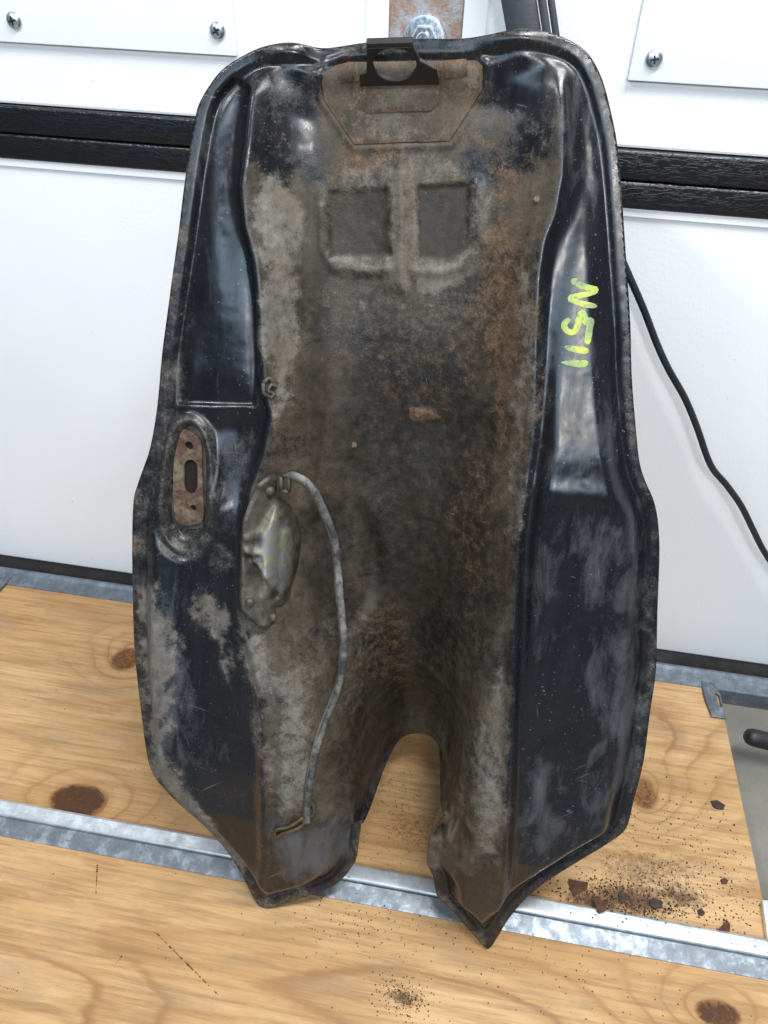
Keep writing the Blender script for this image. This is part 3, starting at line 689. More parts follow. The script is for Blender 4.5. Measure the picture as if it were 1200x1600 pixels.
#H>
tank = empty('fuel_tank', (.0574, -.3515, .0034), (math.radians(70), 0, 0))
tag(tank, 'black rusty dusty motorcycle fuel tank standing on its tail with its underside showing', 'fuel tank')
K = .001
def tri_mesh(poly, step, edge_step=None):
    es = edge_step or step; B = []
    n = len(poly)
    for i in range(n):
        a, b_ = np.array(poly[i]), np.array(poly[(i + 1) % n]); m_ = max(1, int(round(np.linalg.norm(b_ - a) / es)))
        for k in range(m_): B.append(a + (b_ - a) * k / m_)
    B = np.array(B)
    u0, v0 = B.min(0); u1, v1 = B.max(0)
    gu, gv = [], []
    for j, vv in enumerate(np.arange(v0, v1, step * .866)):
        r = np.arange(u0 + (j % 2) * step / 2, u1, step); gu.append(r); gv.append(np.full(len(r), vv))
    gu = np.concatenate(gu); gv = np.concatenate(gv)
    sd = polydist(gu, gv, poly)
    k = sd > step * .45
    P = [Vector(p) for p in B] + [Vector(p) for p in zip(gu[k], gv[k])]
    r = delaunay_2d_cdt(P, [], [list(range(len(B)))], 1, 1e-6)
    co = np.array([tuple(p) for p in r[0]])
    return co, r[2], len(B)
def closed_spline(P, n=4):
    P = [np.array(p[:2], float) for p in P]; m_ = len(P); out = []
    for i in range(m_):
        p0, p1, p2, p3 = P[i - 1], P[i], P[(i + 1) % m_], P[(i + 2) % m_]
        for k in range(n):
            t = k / n
            out.append(.5 * ((2 * p1) + (-p0 + p2) * t + (2 * p0 - 5 * p1 + 4 * p2 - p3) * t * t + (-p0 + 3 * p1 - 3 * p2 + p3) * t ** 3))
    return out
rim_s = [np.array(p) for p in spline(list(RIM2[-2:]) + list(RIM), 3)]     # smooth run of the seam
rim_poly = rim_s[3:] + [np.array(p) for p in spline(list(RIM2), 3)][:-3]
rim_poly = [p for i, p in enumerate(rim_poly) if i == 0 or np.linalg.norm(p - rim_poly[i - 1]) > .3]
OUT = np.array(rim_poly); 
NR = int(np.argmin(np.hypot(OUT[:, 0] - RIM[-1][0], OUT[:, 1] - RIM[-1][1]))) + 1
_g = None
co, fa, nb = tri_mesh(rim_poly, 1.35, 1.5)
u, v = co[:, 0], co[:, 1]
w = height(u, v)
w = w + .35 * (fbm(u, v, 14, 3, 21) - .5) + .22 * (fbm(u, v, 5, 3, 22) - .5)
# skirt: the folded seam edge, 4 mm deep, all round except the open tunnel end
e_cnt = {}
for f_ in fa:
    for i in range(3):
        a, b_ = f_[i], f_[(i + 1) % 3]; k_ = (min(a, b_), max(a, b_))
        e_cnt[k_] = None if k_ in e_cnt else (a, b_)
bedges = [e for e in e_cnt.values() if e]
bset = sorted({i for e in bedges for i in e})
drop_i = {}
Vt = [(a * K, b_ * K, c * K) for a, b_, c in zip(u, v, w)]
cen = np.array([0, 330.])
for i in bset:
    drop_i[i] = len(Vt); Vt.append((u[i] * K, v[i] * K, (w[i] - 3.2) * K))
Fc = [tuple(f_) for f_ in fa] + [(b_, a, drop_i[a], drop_i[b_]) for a, b_ in bedges]
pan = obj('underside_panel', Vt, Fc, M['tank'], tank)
pan['label'] = 'dented underside with a deep dirty tunnel and black side pans'

# ---- baked fields for grime, rust, dust, pale smears, and painted sheen and shade
def blob(P, soft, nz=6.0, nsc=9.0, seed=1):
    return _ss(-soft, soft, polydist(u + nz * (fbm(u, v, nsc * 1.6, 6, seed) - .5) * 3.4, v + nz * (fbm(u, v, nsc * 1.6, 6, seed + 40) - .5) * 3.4, P))
d_r = rimdist(u, v)
aL = np.interp(v, LLp[:, 1], LLp[:, 0]); bR = np.interp(v, LRp[:, 1], LRp[:, 0])
n_big = fbm(u, v, 60, 4, 2); n_mid = fbm(u, v, 18, 5, 3); n_str = fbm(u, v * .18, 7, 4, 4)
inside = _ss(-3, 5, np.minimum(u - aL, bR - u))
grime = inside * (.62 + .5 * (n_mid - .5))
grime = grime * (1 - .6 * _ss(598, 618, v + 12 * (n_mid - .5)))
dust = np.zeros_like(u); rust = np.zeros_like(u); film_sheen = np.zeros_like(u)
def add(arr, P, s, soft=6, nz=6, nsc=9, seed=1):
    return np.maximum(arr, s * blob(P, soft, nz, nsc, seed))
def sub(arr, P, s, soft=6, nz=6, nsc=9, seed=1):
    return arr * (1 - s * blob(P, soft, nz, nsc, seed))
# settled grey dust
dust = add(dust, [(-124.6,559.0),(-114.6,565.0),(-104.4,561.7),(-97.1,550.0),(-92.5,524.6),(-88.3,505.8),(-93.2,478.0),(-97.9,449.8),(-97.6,421.6),(-102.0,401.0),(-108.2,417.0),(-109.4,454.2),(-113.9,488.9),(-119.7,514.6),(-125.1,532.4)], .80, 7, 7, 12, 5)
dust = add(dust, [(-85.9,554.6),(-78.6,565.9),(-48.1,575.1),(-25.3,578.4),(8.3,566.8),(18.2,548.1),(22.4,515.5),(11.7,504.9),(-22.3,498.9),(-43.1,501.8),(-59.7,508.2),(-80.0,508.4)], .50, 10, 9, 12, 8)
dust = add(dust, [(-45.1,571.8),(-32.3,572.6),(-25.6,559.3),(-23.6,522.8),(-23.0,507.5),(-26.3,497.8),(-35.2,497.0),(-41.3,509.8),(-42.6,543.5)], .70, 5, 5, 8, 9)
dust = add(dust, [(-25.5,513.1),(-3.7,516.9),(11.7,522.1),(16.5,515.0),(7.6,505.7),(-10.1,500.1),(-24.5,500.3)], .70, 4, 5, 8, 10)
dust = add(dust, [(-81.1,517.9),(-60.4,513.9),(-43.6,511.5),(-43.3,505.7),(-67.8,506.7),(-82.1,512.1)], .7, 4, 5, 8, 11)
dust = add(dust, [(41.8,521.2),(48.7,518.3),(56.2,456.1),(60.4,417.0),(59.1,375.2),(61.0,350.1),(57.2,347.7),(52.7,392.9),(46.8,453.5),(41.2,499.0)], .62, 6, 6, 10, 12)
dust = add(dust, [(-92.4,233.9),(-68.1,238.7),(-61.4,201.8),(-60.7,165.3),(-61.2,131.5),(-80.6,111.8),(-87.9,163.6)], .62, 7, 7, 12, 13)
dust = add(dust, [(51.1,249.7),(65.5,268.0),(78.4,172.2),(79.2,118.9),(64.6,120.5),(56.3,161.9),(52.5,202.1)], .60, 6, 7, 12, 14)
dust = add(dust, [(-62.1,266.3),(-31.2,261.2),(-23.3,204.9),(-35.9,177.4),(-49.5,202.0)], .34, 14, 10, 14, 15)
dust = add(dust, [(-2.4,261.8),(56.8,300.9),(54.5,251.8),(25.4,174.9),(1.1,208.4)], .18, 14, 12, 14, 16)
dust = add(dust, [(-112.9,522.6),(38.2,498.6),(26.8,465.3),(-73.1,454.4),(-106.0,469.8)], .32, 22, 14, 20, 17)
# left lobe smears
dust = add(dust, [(-157.7,278.8),(-140.6,288.8),(-131.3,274.2),(-120.8,264.9),(-121.7,237.2),(-133.8,243.9),(-142.0,259.2),(-152.3,266.7)], .74, 7, 9, 9, 18)
dust = add(dust, [(-133.9,249.0),(-119.9,242.7),(-123.9,213.4),(-130.5,219.0)], .5, 5, 7, 9, 19)
dust = add(dust, [(-200.7,275.9),(-182.1,293.4),(-175.5,270.4),(-163.9,247.3),(-164.9,217.5),(-172.6,196.3),(-177.5,169.6),(-197.6,155.5),(-201.9,206.3)], .70, 8, 10, 10, 20)
dust = add(dust, [(-199.7,155.1),(-172.5,191.1),(-171.5,154.1),(-153.1,121.3),(-127.4,90.1),(-111.3,28.7),(-117.5,21.0),(-145.8,53.5),(-178.1,89.2),(-196.0,119.8)], .74, 7, 7, 11, 23)
dust = add(dust, [(-117.7,278.8),(-99.7,257.4),(-93.1,224.0),(-103.5,207.9),(-112.4,219.4),(-117.2,253.6)], .68, 7, 8, 9, 24)
dust = add(dust, [(-106.5,206.1),(-92.8,214.5),(-88.9,141.3),(-95.6,142.7),(-103.4,175.8)], .5, 6, 8, 9, 25)
dust = add(dust, [(-146.8,313.2),(-134.5,325.5),(-124.3,313.7),(-136.0,296.8),(-143.8,299.7)], .4, 5, 7, 8, 26)
dust = add(dust, [(145.5,337.5),(152.4,339.0),(164.1,274.3),(166.6,234.2),(167.6,191.7),(163.9,193.0),(156.9,267.8)], .46, 5, 6, 10, 29)
dust = add(dust, [(131.7,99.5),(163.3,135.4),(168.4,152.7),(171.7,149.2),(167.4,132.6),(140.5,104.2)], .45, 4, 5, 9, 32)
# boss and surroundings
dust = add(dust, [(-145.9,394.0),(-119.3,410.5),(-115.4,385.6),(-116.0,357.1),(-134.2,335.5),(-143.2,355.5)], .30, 9, 8, 9, 27)
dust = add(dust, [(-188.0,384.0),(-180.0,407.0),(-161.7,414.0),(-148.5,408.9),(-142.5,394.1),(-136.3,330.1),(-146.8,312.3),(-166.0,303.6),(-182.7,312.1),(-190.1,333.5)], .42, 6, 6, 8, 28)
# seam flange: brown dirt all round, lighter along the right rear edge
flange = _ss(9, 3, d_r)
side = np.where(u < -60, 1.0, .72) * _ss(650, 560, v) + .45 * _ss(560, 640, v)
rust = np.maximum(rust, flange * side * (.26 + .7 * (n_mid - .4)))
dust = np.maximum(dust, flange * side * (.30 + .6 * (n_mid - .45)))
left_in = _ss(26, 8, d_r) * (u < -60) * _ss(560, 420, v)
dust = np.maximum(dust, left_in * (.36 + .6 * (n_mid - .5)))
# clean black patches cut out of the dust
oil_pads = []
for P, s, seed in (([(-81.3,552.2),(-44.4,557.1),(-40.1,517.6),(-77.7,513.6)], .7, 30), ([(-26.7,559.2),(4.1,562.8),(8.2,528.5),(-3.9,518.4),(-22.0,517.6)], .95, 31)):
    k = blob(P, 1.6, 1.6, 6, seed); dust *= 1 - s * k; rust *= 1 - .6 * k; grime = np.maximum(grime, (.62 + .35 * (n_mid - .5)) * k); oil_pads.append(k)
dust = sub(dust, [(-114.7,567.4),(-86.5,572.3),(-83.9,554.8),(-91.3,543.3),(-84.0,510.0),(-94.3,497.6),(-101.3,523.7),(-97.0,546.4),(-111.2,555.6)], .85, 6, 8, 10, 33)
dust = sub(dust, [(-91.2,505.5),(-79.9,506.4),(-80.8,486.6),(-81.8,437.2),(-86.0,420.7),(-90.4,453.8)], .7, 5, 6, 10, 34)
grime = sub(grime, [(-126.4,609.3),(-91.1,618.1),(-86.9,582.6),(-83.9,554.8),(-107.9,561.3),(-122.5,567.9)], .75, 12, 8, 12, 35)
grime = sub(grime, [(4.6,581.9),(23.9,576.2),(18.3,562.2),(4.7,564.9),(-2.2,574.8)], .6, 8, 8, 12, 36)
grime = sub(grime, [(10.5,623.4),(45.9,625.3),(52.9,576.6),(28.5,569.6),(11.3,602.3)], .65, 12, 8, 14, 37)
grime = sub(grime, [(-89.9,111.6),(-27.5,113.2),(-24.6,48.6),(-94.7,-4.4)], .95, 9, 8, 12, 38)
grime = sub(grime, [(37.9,63.4),(78.8,118.3),(92.9,11.6),(52.0,27.7)], .9, 9, 8, 12, 39)
film_sheen = add(film_sheen, [(-86.5,114.0),(-30.7,113.1),(-31.8,70.0),(-47.6,55.7),(-81.2,54.2)], .85, 17, 8, 12, 44)  # bluish sheen of the tail end, put into the colour
# rust
rust = add(rust, [(3.1,578.5),(37.4,583.2),(47.2,528.8),(57.8,456.3),(60.7,392.6),(47.3,403.2),(28.8,449.1),(6.6,478.7),(14.1,518.5),(19.6,551.8)], .62, 16, 14, 14, 50)
rust = add(rust, [(-79.3,581.5),(-32.9,581.1),(-28.5,572.3),(-62.7,556.5),(-76.7,566.1)], .66, 8, 7, 9, 51)
rust = add(rust, [(-87.5,619.9),(6.8,624.6),(5.5,605.2),(-10.3,581.0),(-67.4,575.5),(-87.1,599.2)], .42, 12, 10, 12, 52)
rust = add(rust, [(4.0,399.7),(50.0,412.7),(58.7,348.8),(51.0,277.9),(18.8,306.1)], .36, 18, 14, 14, 53)
rust = add(rust, [(-45.1,261.6),(-3.8,279.8),(8.8,156.4),(-21.4,151.7)], .42, 14, 10, 14, 54)
rust = add(rust, [(-87.8,261.2),(-78.8,256.8),(-67.9,192.4),(-70.0,120.4),(-77.0,125.2),(-80.3,206.2)], .44, 5, 5, 8, 55)
rust = add(rust, [(34.0,151.9),(51.6,200.9),(56.0,111.3),(40.8,84.0)], .48, 9, 8, 9, 56)
rust = add(rust, [(-20.2,424.3),(-9.2,423.4),(2.2,417.9),(-10.6,412.5),(-21.4,417.3)], .95, 2.5, 2, 6, 57)
rust = add(rust, [(-153.1,121.3),(-132.6,95.1),(-145.5,67.4),(-157.2,113.3)], .5, 3, 3, 6, 58)
rust = add(rust, [(-79.9,437.3),(2.2,461.8),(28.0,310.9),(-27.7,277.5),(-68.2,333.5)], .20, 26, 20, 20, 59)
rust = add(rust, [(-75.9,506.8),(39.4,517.3),(56.2,456.1),(16.1,411.2),(-54.7,420.9),(-79.9,470.5)], .33, 26, 18, 18, 61)
rust = add(rust, [(-121.5,585.1),(-79.2,579.8),(-78.3,555.3),(-108.0,563.1)], .34, 12, 10, 12, 62)
rust = add(rust, [(-12.5,600.9),(26.2,586.2),(14.1,565.5),(-13.2,570.7)], .40, 14, 12, 12, 63)
dust = add(dust, [(-125.0,612.9),(-87.4,618.3),(-85.3,596.1),(-108.5,582.0),(-119.9,585.4)], .30, 12, 10, 12, 64)
dust = add(dust, [(11.3,602.3),(45.0,602.5),(47.9,583.2),(19.8,579.3)], .28, 12, 10, 12, 65)
rust = add(rust, [(-126.7,625.5),(-59.9,627.3),(-59.4,616.6),(-87.4,618.3),(-124.9,614.5)], .33, 8, 7, 10, 60)
# pale smears and painted sheen on the enamel of the side pans
film_sheen = add(film_sheen, [(99.5,382.1),(129.3,374.8),(147.8,338.1),(163.5,244.0),(166.5,180.5),(147.0,163.6),(126.5,195.2),(110.4,254.3),(119.1,303.6),(102.9,338.6)], .44, 23, 16, 16, 70)
film_sheen = add(film_sheen, [(84.2,201.6),(110.5,198.2),(120.5,162.8),(144.6,151.9),(126.6,123.8),(100.6,95.2),(88.6,150.3)], .42, 20, 14, 14, 71)
film_sheen = add(film_sheen, [(73.0,334.4),(82.6,345.8),(92.6,291.4),(91.9,262.7),(81.4,290.6)], .42, 20, 8, 14, 72)
film_sheen = add(film_sheen, [(-163.1,597.1),(-136.6,602.9),(-133.2,550.2),(-159.3,548.5)], .30, 20, 10, 16, 73)  # this and the next two patches paint the sheen of the upper pans
film_sheen = add(film_sheen, [(50.4,625.7),(71.8,620.4),(84.8,566.4),(62.1,561.1)], .34, 20, 10, 16, 74)
film_sheen = add(film_sheen, [(61.0,471.5),(90.7,474.5),(112.9,413.8),(66.3,409.1)], .34, 23, 10, 16, 75)
film_sheen = add(film_sheen, [(-199.3,286.1),(-158.6,296.7),(-153.2,156.2),(-172.6,142.4),(-201.1,166.6)], .4, 23, 12, 14, 76)
oil_shade = add(np.zeros_like(u), [(-82.3,478.5),(-25.7,491.5),(23.7,456.6),(45.7,367.8),(42.7,270.2),(33.3,157.6),(-24.5,146.8),(-45.1,261.6),(-43.7,333.9),(-76.2,411.7)], 1.0, 40, 18, 24, 80)  # greasy dirt down the centre, with the trough's depth shade painted in
oil_shade = np.maximum(oil_shade, .62 * _ss(.5, .68, fbm(u, v, 75, 5, 84)) * _ss(600, 480, v))
oil_shade = add(oil_shade, [(-87.7,347.1),(-51.1,343.8),(-37.1,251.5),(-50.4,242.1),(-74.2,269.9),(-86.5,307.2)], .8, 12, 8, 14, 81)  # shadow between the cover and the strip, painted as dark colour
oil_shade = add(oil_shade, [(-46.2,222.1),(-24.8,230.0),(-22.5,121.4),(-24.6,102.6),(-47.5,159.7)], .8, 14, 10, 14, 82)  # darkens the wall beside the arch in place of its shade
for k in oil_pads: oil_shade = np.maximum(oil_shade, .62 * k)
film_sheen = film_sheen * (.55 + .9 * np.clip(n_str, 0, 1)) + .12 * n_mid
film_sheen = sub(film_sheen, [(92.4,314.8),(116.7,293.7),(115.4,249.9),(136.0,228.9),(129.0,179.9),(112.0,182.7),(96.7,253.4)], .8, 10, 9, 10, 77)
film_sheen = sub(film_sheen, [(119.1,327.1),(139.8,315.2),(133.2,292.5),(119.9,299.0)], .7, 8, 8, 10, 78)
for nm, arr in (('grime', grime), ('rust', rust), ('dust', dust), ('haze_sheen', film_sheen), ('oil_shade', oil_shade)):
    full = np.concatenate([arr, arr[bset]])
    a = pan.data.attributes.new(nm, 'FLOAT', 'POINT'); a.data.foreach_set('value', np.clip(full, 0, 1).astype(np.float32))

# ---- outer shell behind the seam
s_poly = [np.array(p) for p in rim_poly]
c2, f2, nb2 = tri_mesh(s_poly, 7.0, 3.0)
su, sv = c2[:, 0], c2[:, 1]
dd_ = rimdist(su, sv)
def shell_depth(dm):
    e = dm * np.sqrt(np.clip(1 - (1 - np.clip(dd_ / 115., 0, 1)) ** 2, 0, 1))
    e = np.minimum(e, 2.3 * np.maximum(sv - 2, 0) + 3.0)
    return e
lim = (351.5 - math.sin(math.radians(20)) * sv) / math.cos(math.radians(20)) - 1.5
dm = 190.
while (shell_depth(dm) > lim).any(): dm -= .5
sw = -np.maximum(shell_depth(dm), 3.3)
sw = np.minimum(sw, height(su, sv) - 3.3)
lowz = sv * math.cos(math.radians(20)) + sw * math.sin(math.radians(20))
sw = np.where(lowz < 1.0, np.minimum(np.maximum(sw, (1.0 - sv * .94) / .342), height(su, sv) - 1.5), sw)
obj('outer_shell', [(a * K, b_ * K, c * K) for a, b_, c in zip(su, sv, sw)], [tuple(reversed(f_)) for f_ in f2], M['shell'], tank)

# ---- raised plates welded to the nose of the tunnel
def lying_plate(name, P, lift, m, step=3.0, edge=1.6, parent=tank, extra=None, thick=None):
    c3, f3, n3 = tri_mesh([np.array(p[:2]) for p in P], step, edge)
    uu, vv = c3[:, 0], c3[:, 1]
    ww = height(uu, vv) + lift
    if extra is not None: ww = ww + extra(uu, vv)
    sd = polydist(uu, vv, P)
    ww = ww - .5 * (1 - _ss(-.2, 1.2, sd))
    cnt = {}
    for f_ in f3:
        for i in range(3):
            a, b_ = f_[i], f_[(i + 1) % 3]; k_ = (min(a, b_), max(a, b_)); cnt[k_] = None if k_ in cnt else (a, b_)
    be = [e for e in cnt.values() if e]; bs = sorted({i for e in be for i in e}); di = {}
    Vv = [(a * K, b_ * K, c * K) for a, b_, c in zip(uu, vv, ww)]
    for i in bs:
        di[i] = len(Vv); Vv.append((uu[i] * K, vv[i] * K, (height(uu[i:i + 1], vv[i:i + 1])[0] - .6 if thick is None else ww[i] - thick) * K))
    o = obj(name, Vv, [tuple(f_) for f_ in f3] + [(b_, a, di[a], di[b_]) for a, b_ in be], m, parent)
    smooth_by_angle(o, 50)
    full = lambda arr: np.concatenate([arr, arr[bs]]).astype(np.float32)
    nm_ = fbm(uu, vv, 16, 4, 61); ed = 1 - _ss(0, 2.2, sd)
    fields = dict(grime=.75 + 0 * uu, rust=.30 + 1.0 * (nm_ - .5) + .35 * ed, dust=(.40 + 1.2 * (fbm(uu, vv, 22, 4, 62) - .5)) * (1 - .8 * ed), haze_sheen=.3 + 0 * uu)
    if extra is not None:
        ex_ = extra(uu, vv); fields['wear'] = np.clip((ex_ - 2.0) / 12, 0, 1)
    for nm, arr in fields.items():
        a = o.data.attributes.new(nm, 'FLOAT', 'POINT'); a.data.foreach_set('value', full(np.clip(arr, 0, 1)))
    return o
rp = lying_plate('reinforcement_plate', [(-84.8,613.8),(-77.8,617.9),(-70.7,619.8),(0.5,624.2),(4.7,621.8),(5.8,611.6),(-9.9,584.4),(-66.0,579.0),(-84.3,600.2),(-85.6,608.2)], 1.3, M['tank'])
bf = lying_plate('bracket_foot', [(-61.9,613.4),(-62.1,599.1),(-59.7,595.3),(-22.2,598.9),(-18.2,603.1),(-19.2,621.3),(-36.0,621.7),(-61.5,619.7)], 2.6, M['tank'], parent=tank)
lying_plate('spacer_patch', [(-17.0,623.1),(-4.6,624.6),(-3.1,617.4),(-5.8,615.8),(-15.5,615.0)], 2.2, M['tank'])
lying_plate('spacer_patch', [(-76.3,618.3),(-65.2,620.1),(-64.2,610.9),(-75.3,609.0)], 2.1, M['tank'])
# upright mounting tab with a round hole: foot near the plate, head leaning out
tw = [(-62.4,607.9,2.0),(-62.1,613.2,8.0),(-58.0,613.9,9.0),(-56.8,623.4,20.0),(-32.0,625.3,20.0),(-28.5,620.6,13.0),(-19.8,617.9,9.0),(-17.9,611.4,2.0)]
hc = [(-42.3,617.9,12.0)][0]
tl = [np.array(p) for p in tw]
n_tab = np.cross(tl[-1] - tl[0], (tl[3] + tl[4]) / 2 - (tl[0] + tl[-1]) / 2); n_tab /= np.linalg.norm(n_tab)
org = (tl[0] + tl[-1]) / 2; ex = (tl[-1] - tl[0]); ex /= np.linalg.norm(ex); ey = np.cross(n_tab, ex)
t2 = [((p - org) @ ex, (p - org) @ ey) for p in tl]
h2 = ((np.array(hc) - org) @ ex, (np.array(hc) - org) @ ey)
hole = [(h2[0] + 12.0 * math.cos(k * math.pi / 16), h2[1] + 9.6 * math.sin(k * math.pi / 16)) for k in range(32)]
bm = bmesh.new()
prism(bm, t2, -1.3, 1.3, .00035, 1, holes=[hole], xf=lambda p: tuple((org + ex * p[0] + ey * p[1] + n_tab * p[2]) * K))
tabo = bmobj('mounting_tab', bm, M['tab'], tank); smooth_by_angle(tabo, 30)
e0, e1 = tl[3], tl[4]
bm = bmesh.new()
fl_ = [e0 + ey * .3 + n_tab * 1.5, e1 + ey * .3 + n_tab * 1.5, e1 + ey * 2.2 + n_tab * 1.0, e0 + ey * 2.2 + n_tab * 1.0]
bk = [p - n_tab * 4 + ey * .3 for p in fl_]
vv_ = [bm.verts.new(tuple(p * K)) for p in fl_ + bk]
for q in ((0, 1, 2, 3), (7, 6, 5, 4), (0, 4, 5, 1), (1, 5, 6, 2), (2, 6, 7, 3), (3, 7, 4, 0)): bm.faces.new([vv_[i] for i in q])
bmobj('folded_lip', bm, M['tab'], tabo)

# ---- fuel tap flange
pc = [np.array(p) for p in closed_spline([(-168.3,396.9),(-162.7,395.7),(-156.8,391.5),(-154.9,385.0),(-154.3,359.9),(-153.5,334.6),(-160.6,329.3),(-169.1,327.6),(-173.9,331.8),(-175.2,347.8),(-175.0,367.0),(-173.4,386.5),(-171.4,394.0)], 3)]
cx_, cy_ = np.mean(pc, 0)
slot = closed_spline([(-162.8,376.0),(-158.7,373.8),(-157.7,364.7),(-158.6,355.3),(-162.7,351.5),(-166.9,354.2),(-167.8,363.4),(-166.9,372.7)], 4)
h1, hh2 = [(-163.9,385.7),(-160.8,341.4)]
def circ(c, r, n=14): return [(c[0] + r * math.cos(2 * math.pi * k / n), c[1] + r * math.sin(2 * math.pi * k / n)) for k in range(n)]
wz = float(height(np.array([cx_]), np.array([cy_]))[0])
bm = bmesh.new(); prism(bm, [tuple(p) for p in pc], wz - 1.0, wz + 3.6, .0005, 2, holes=[[tuple(p) for p in slot], circ(h1, 2.8), circ(hh2, 2.2)], xf=lambda p: (p[0] * K, p[1] * K, p[2] * K))
tapo = bmobj('tap_flange', bm, M['tap'], tank); smooth_by_angle(tapo, 35)
bm = bmesh.new(); prism(bm, [tuple(p) for p in slot], wz + .9, wz + 1.3, xf=lambda p: (p[0] * K, p[1] * K, p[2] * K)); bmobj('slot_shade', bm, M['hole'], tapo)
for c_, r in ((h1, 2.8), (hh2, 2.2)):
    bm = bmesh.new(); prism(bm, circ(c_, r), wz + .9, wz + 1.3, xf=lambda p: (p[0] * K, p[1] * K, p[2] * K)); bmobj('hole_shade', bm, M['hole'], tapo)
# torn gasket round the flange
gs = [np.array(p) for p in closed_spline([(-166.7,401.9),(-157.4,402.3),(-149.5,394.4),(-147.5,363.6),(-146.0,337.7),(-158.7,325.2),(-170.1,323.6),(-177.0,329.9),(-179.2,346.5),(-177.9,368.3),(-176.2,386.9),(-173.4,396.0)], 3)]
gs = [p + (np.array(p) - (cx_, cy_)) / np.linalg.norm(np.array(p) - (cx_, cy_)) * random.uniform(-1.6, 1.4) for p in gs]
bm = bmesh.new(); prism(bm, [tuple(p) for p in gs], wz - .2, wz + 1.5, .0003, 1, holes=[[tuple(np.array((cx_, cy_)) + (p - np.array((cx_, cy_))) * .96) for p in pc]], xf=lambda p: (p[0] * K, p[1] * K, p[2] * K))
bmobj('torn_gasket', bm, M['clip'], tank)

# ---- pressed cover on the left wall of the tunnel
cov = [(-103.5,374.8),(-101.3,371.9),(-101.4,363.3),(-102.2,358.0),(-98.3,355.8),(-93.4,349.4),(-89.4,341.7),(-87.2,325.1),(-86.9,312.0),(-87.6,300.5),(-89.4,291.3),(-89.3,283.6),(-91.5,281.8),(-95.7,282.7),(-94.8,273.8),(-97.1,271.2),(-103.2,270.3),(-108.2,274.2),(-116.3,282.7),(-118.0,292.9),(-119.0,328.1),(-118.7,344.9),(-114.4,358.5),(-110.7,369.4),(-106.8,373.6)]
cv = np.array(cov)
rid = [(-98.9,351.3),(-99.8,335.1),(-101.1,312.8),(-100.3,293.8)]; rid2 = [(-91.7,333.5),(-90.5,313.2),(-91.3,293.9)]
groove = [(-95.8,343.7),(-95.6,325.0),(-95.8,306.7),(-95.3,289.6)]; tr = [(-110.9,365.5),(-112.9,352.3),(-114.0,338.8)]
blobs = [(-113.3,333.9),(-112.4,325.2),(-108.2,323.4),(-110.3,316.1),(-110.1,290.3),(-95.8,278.2),(-103.7,366.1),(-106.6,312.1)]
DOME = [(-99.7,354.7),(-94.4,348.2),(-90.3,335.5),(-89.1,313.6),(-90.5,294.7),(-91.2,285.2),(-95.0,285.6),(-100.2,293.6),(-106.2,309.2),(-110.6,323.0),(-109.9,338.3),(-104.4,349.1)]
def cover_h(uu, vv):
    sd = polydist(uu, vv, cov)
    h = 3.0 * _ss(0, 3, sd) + 8.0 * _ss(-1.0, 7.0, polydist(uu, vv, DOME)) + 3.0 * np.exp(-(polydist(uu, vv, rid, False) / 3.5) ** 2) + 3.0 * np.exp(-(polydist(uu, vv, rid2, False) / 4.0) ** 2)
    h -= 3.2 * np.exp(-(polydist(uu, vv, groove, False) / 2.0) ** 2) + 2.2 * np.exp(-(polydist(uu, vv, tr, False) / 3.0) ** 2)
    h += 2.4 * np.exp(-(polydist(uu, vv, [(-113.5,326.9),(-110.8,320.4),(-104.3,310.3),(-100.4,307.2)], False) / 2.2) ** 2)
    h -= 3.0 * np.exp(-(polydist(uu, vv, [(-114.0,320.5),(-109.4,313.4),(-102.8,302.8),(-96.2,292.2)], False) / 2.6) ** 2)
    for i, (bx, by) in enumerate(blobs):
        h += (2.4 if i < 4 else 1.5) * np.exp(-(((uu - bx) ** 2 + (vv - by) ** 2) / (2.6 if i < 4 else 2.2) ** 2))
    h += .5 * (fbm(uu, vv, 5, 3, 91) - .5)
    return h
cvo = lying_plate('pressed_cover', cov, 4.5, M['cast'], 1.3, 1.3, extra=cover_h)
for (bx, by) in [(-109.6,290.4),(-95.6,277.4),(-103.7,364.8)]:
    bm = bmesh.new(); hz_ = float(height(np.array([bx]), np.array([by]))[0] + 4.5 + cover_h(np.array([bx]), np.array([by]))[0])
    lathe(bm, [(3.3, -1.5), (3.3, .6), (2.7, 1.7), (1.4, 2.3), (0, 2.4)], 16, lambda p: ((bx + p[0]) * K, (by + p[1]) * K, (hz_ + p[2]) * K))
    smooth_by_angle(bmobj('rivet', bm, M['cast'], cvo), 50)

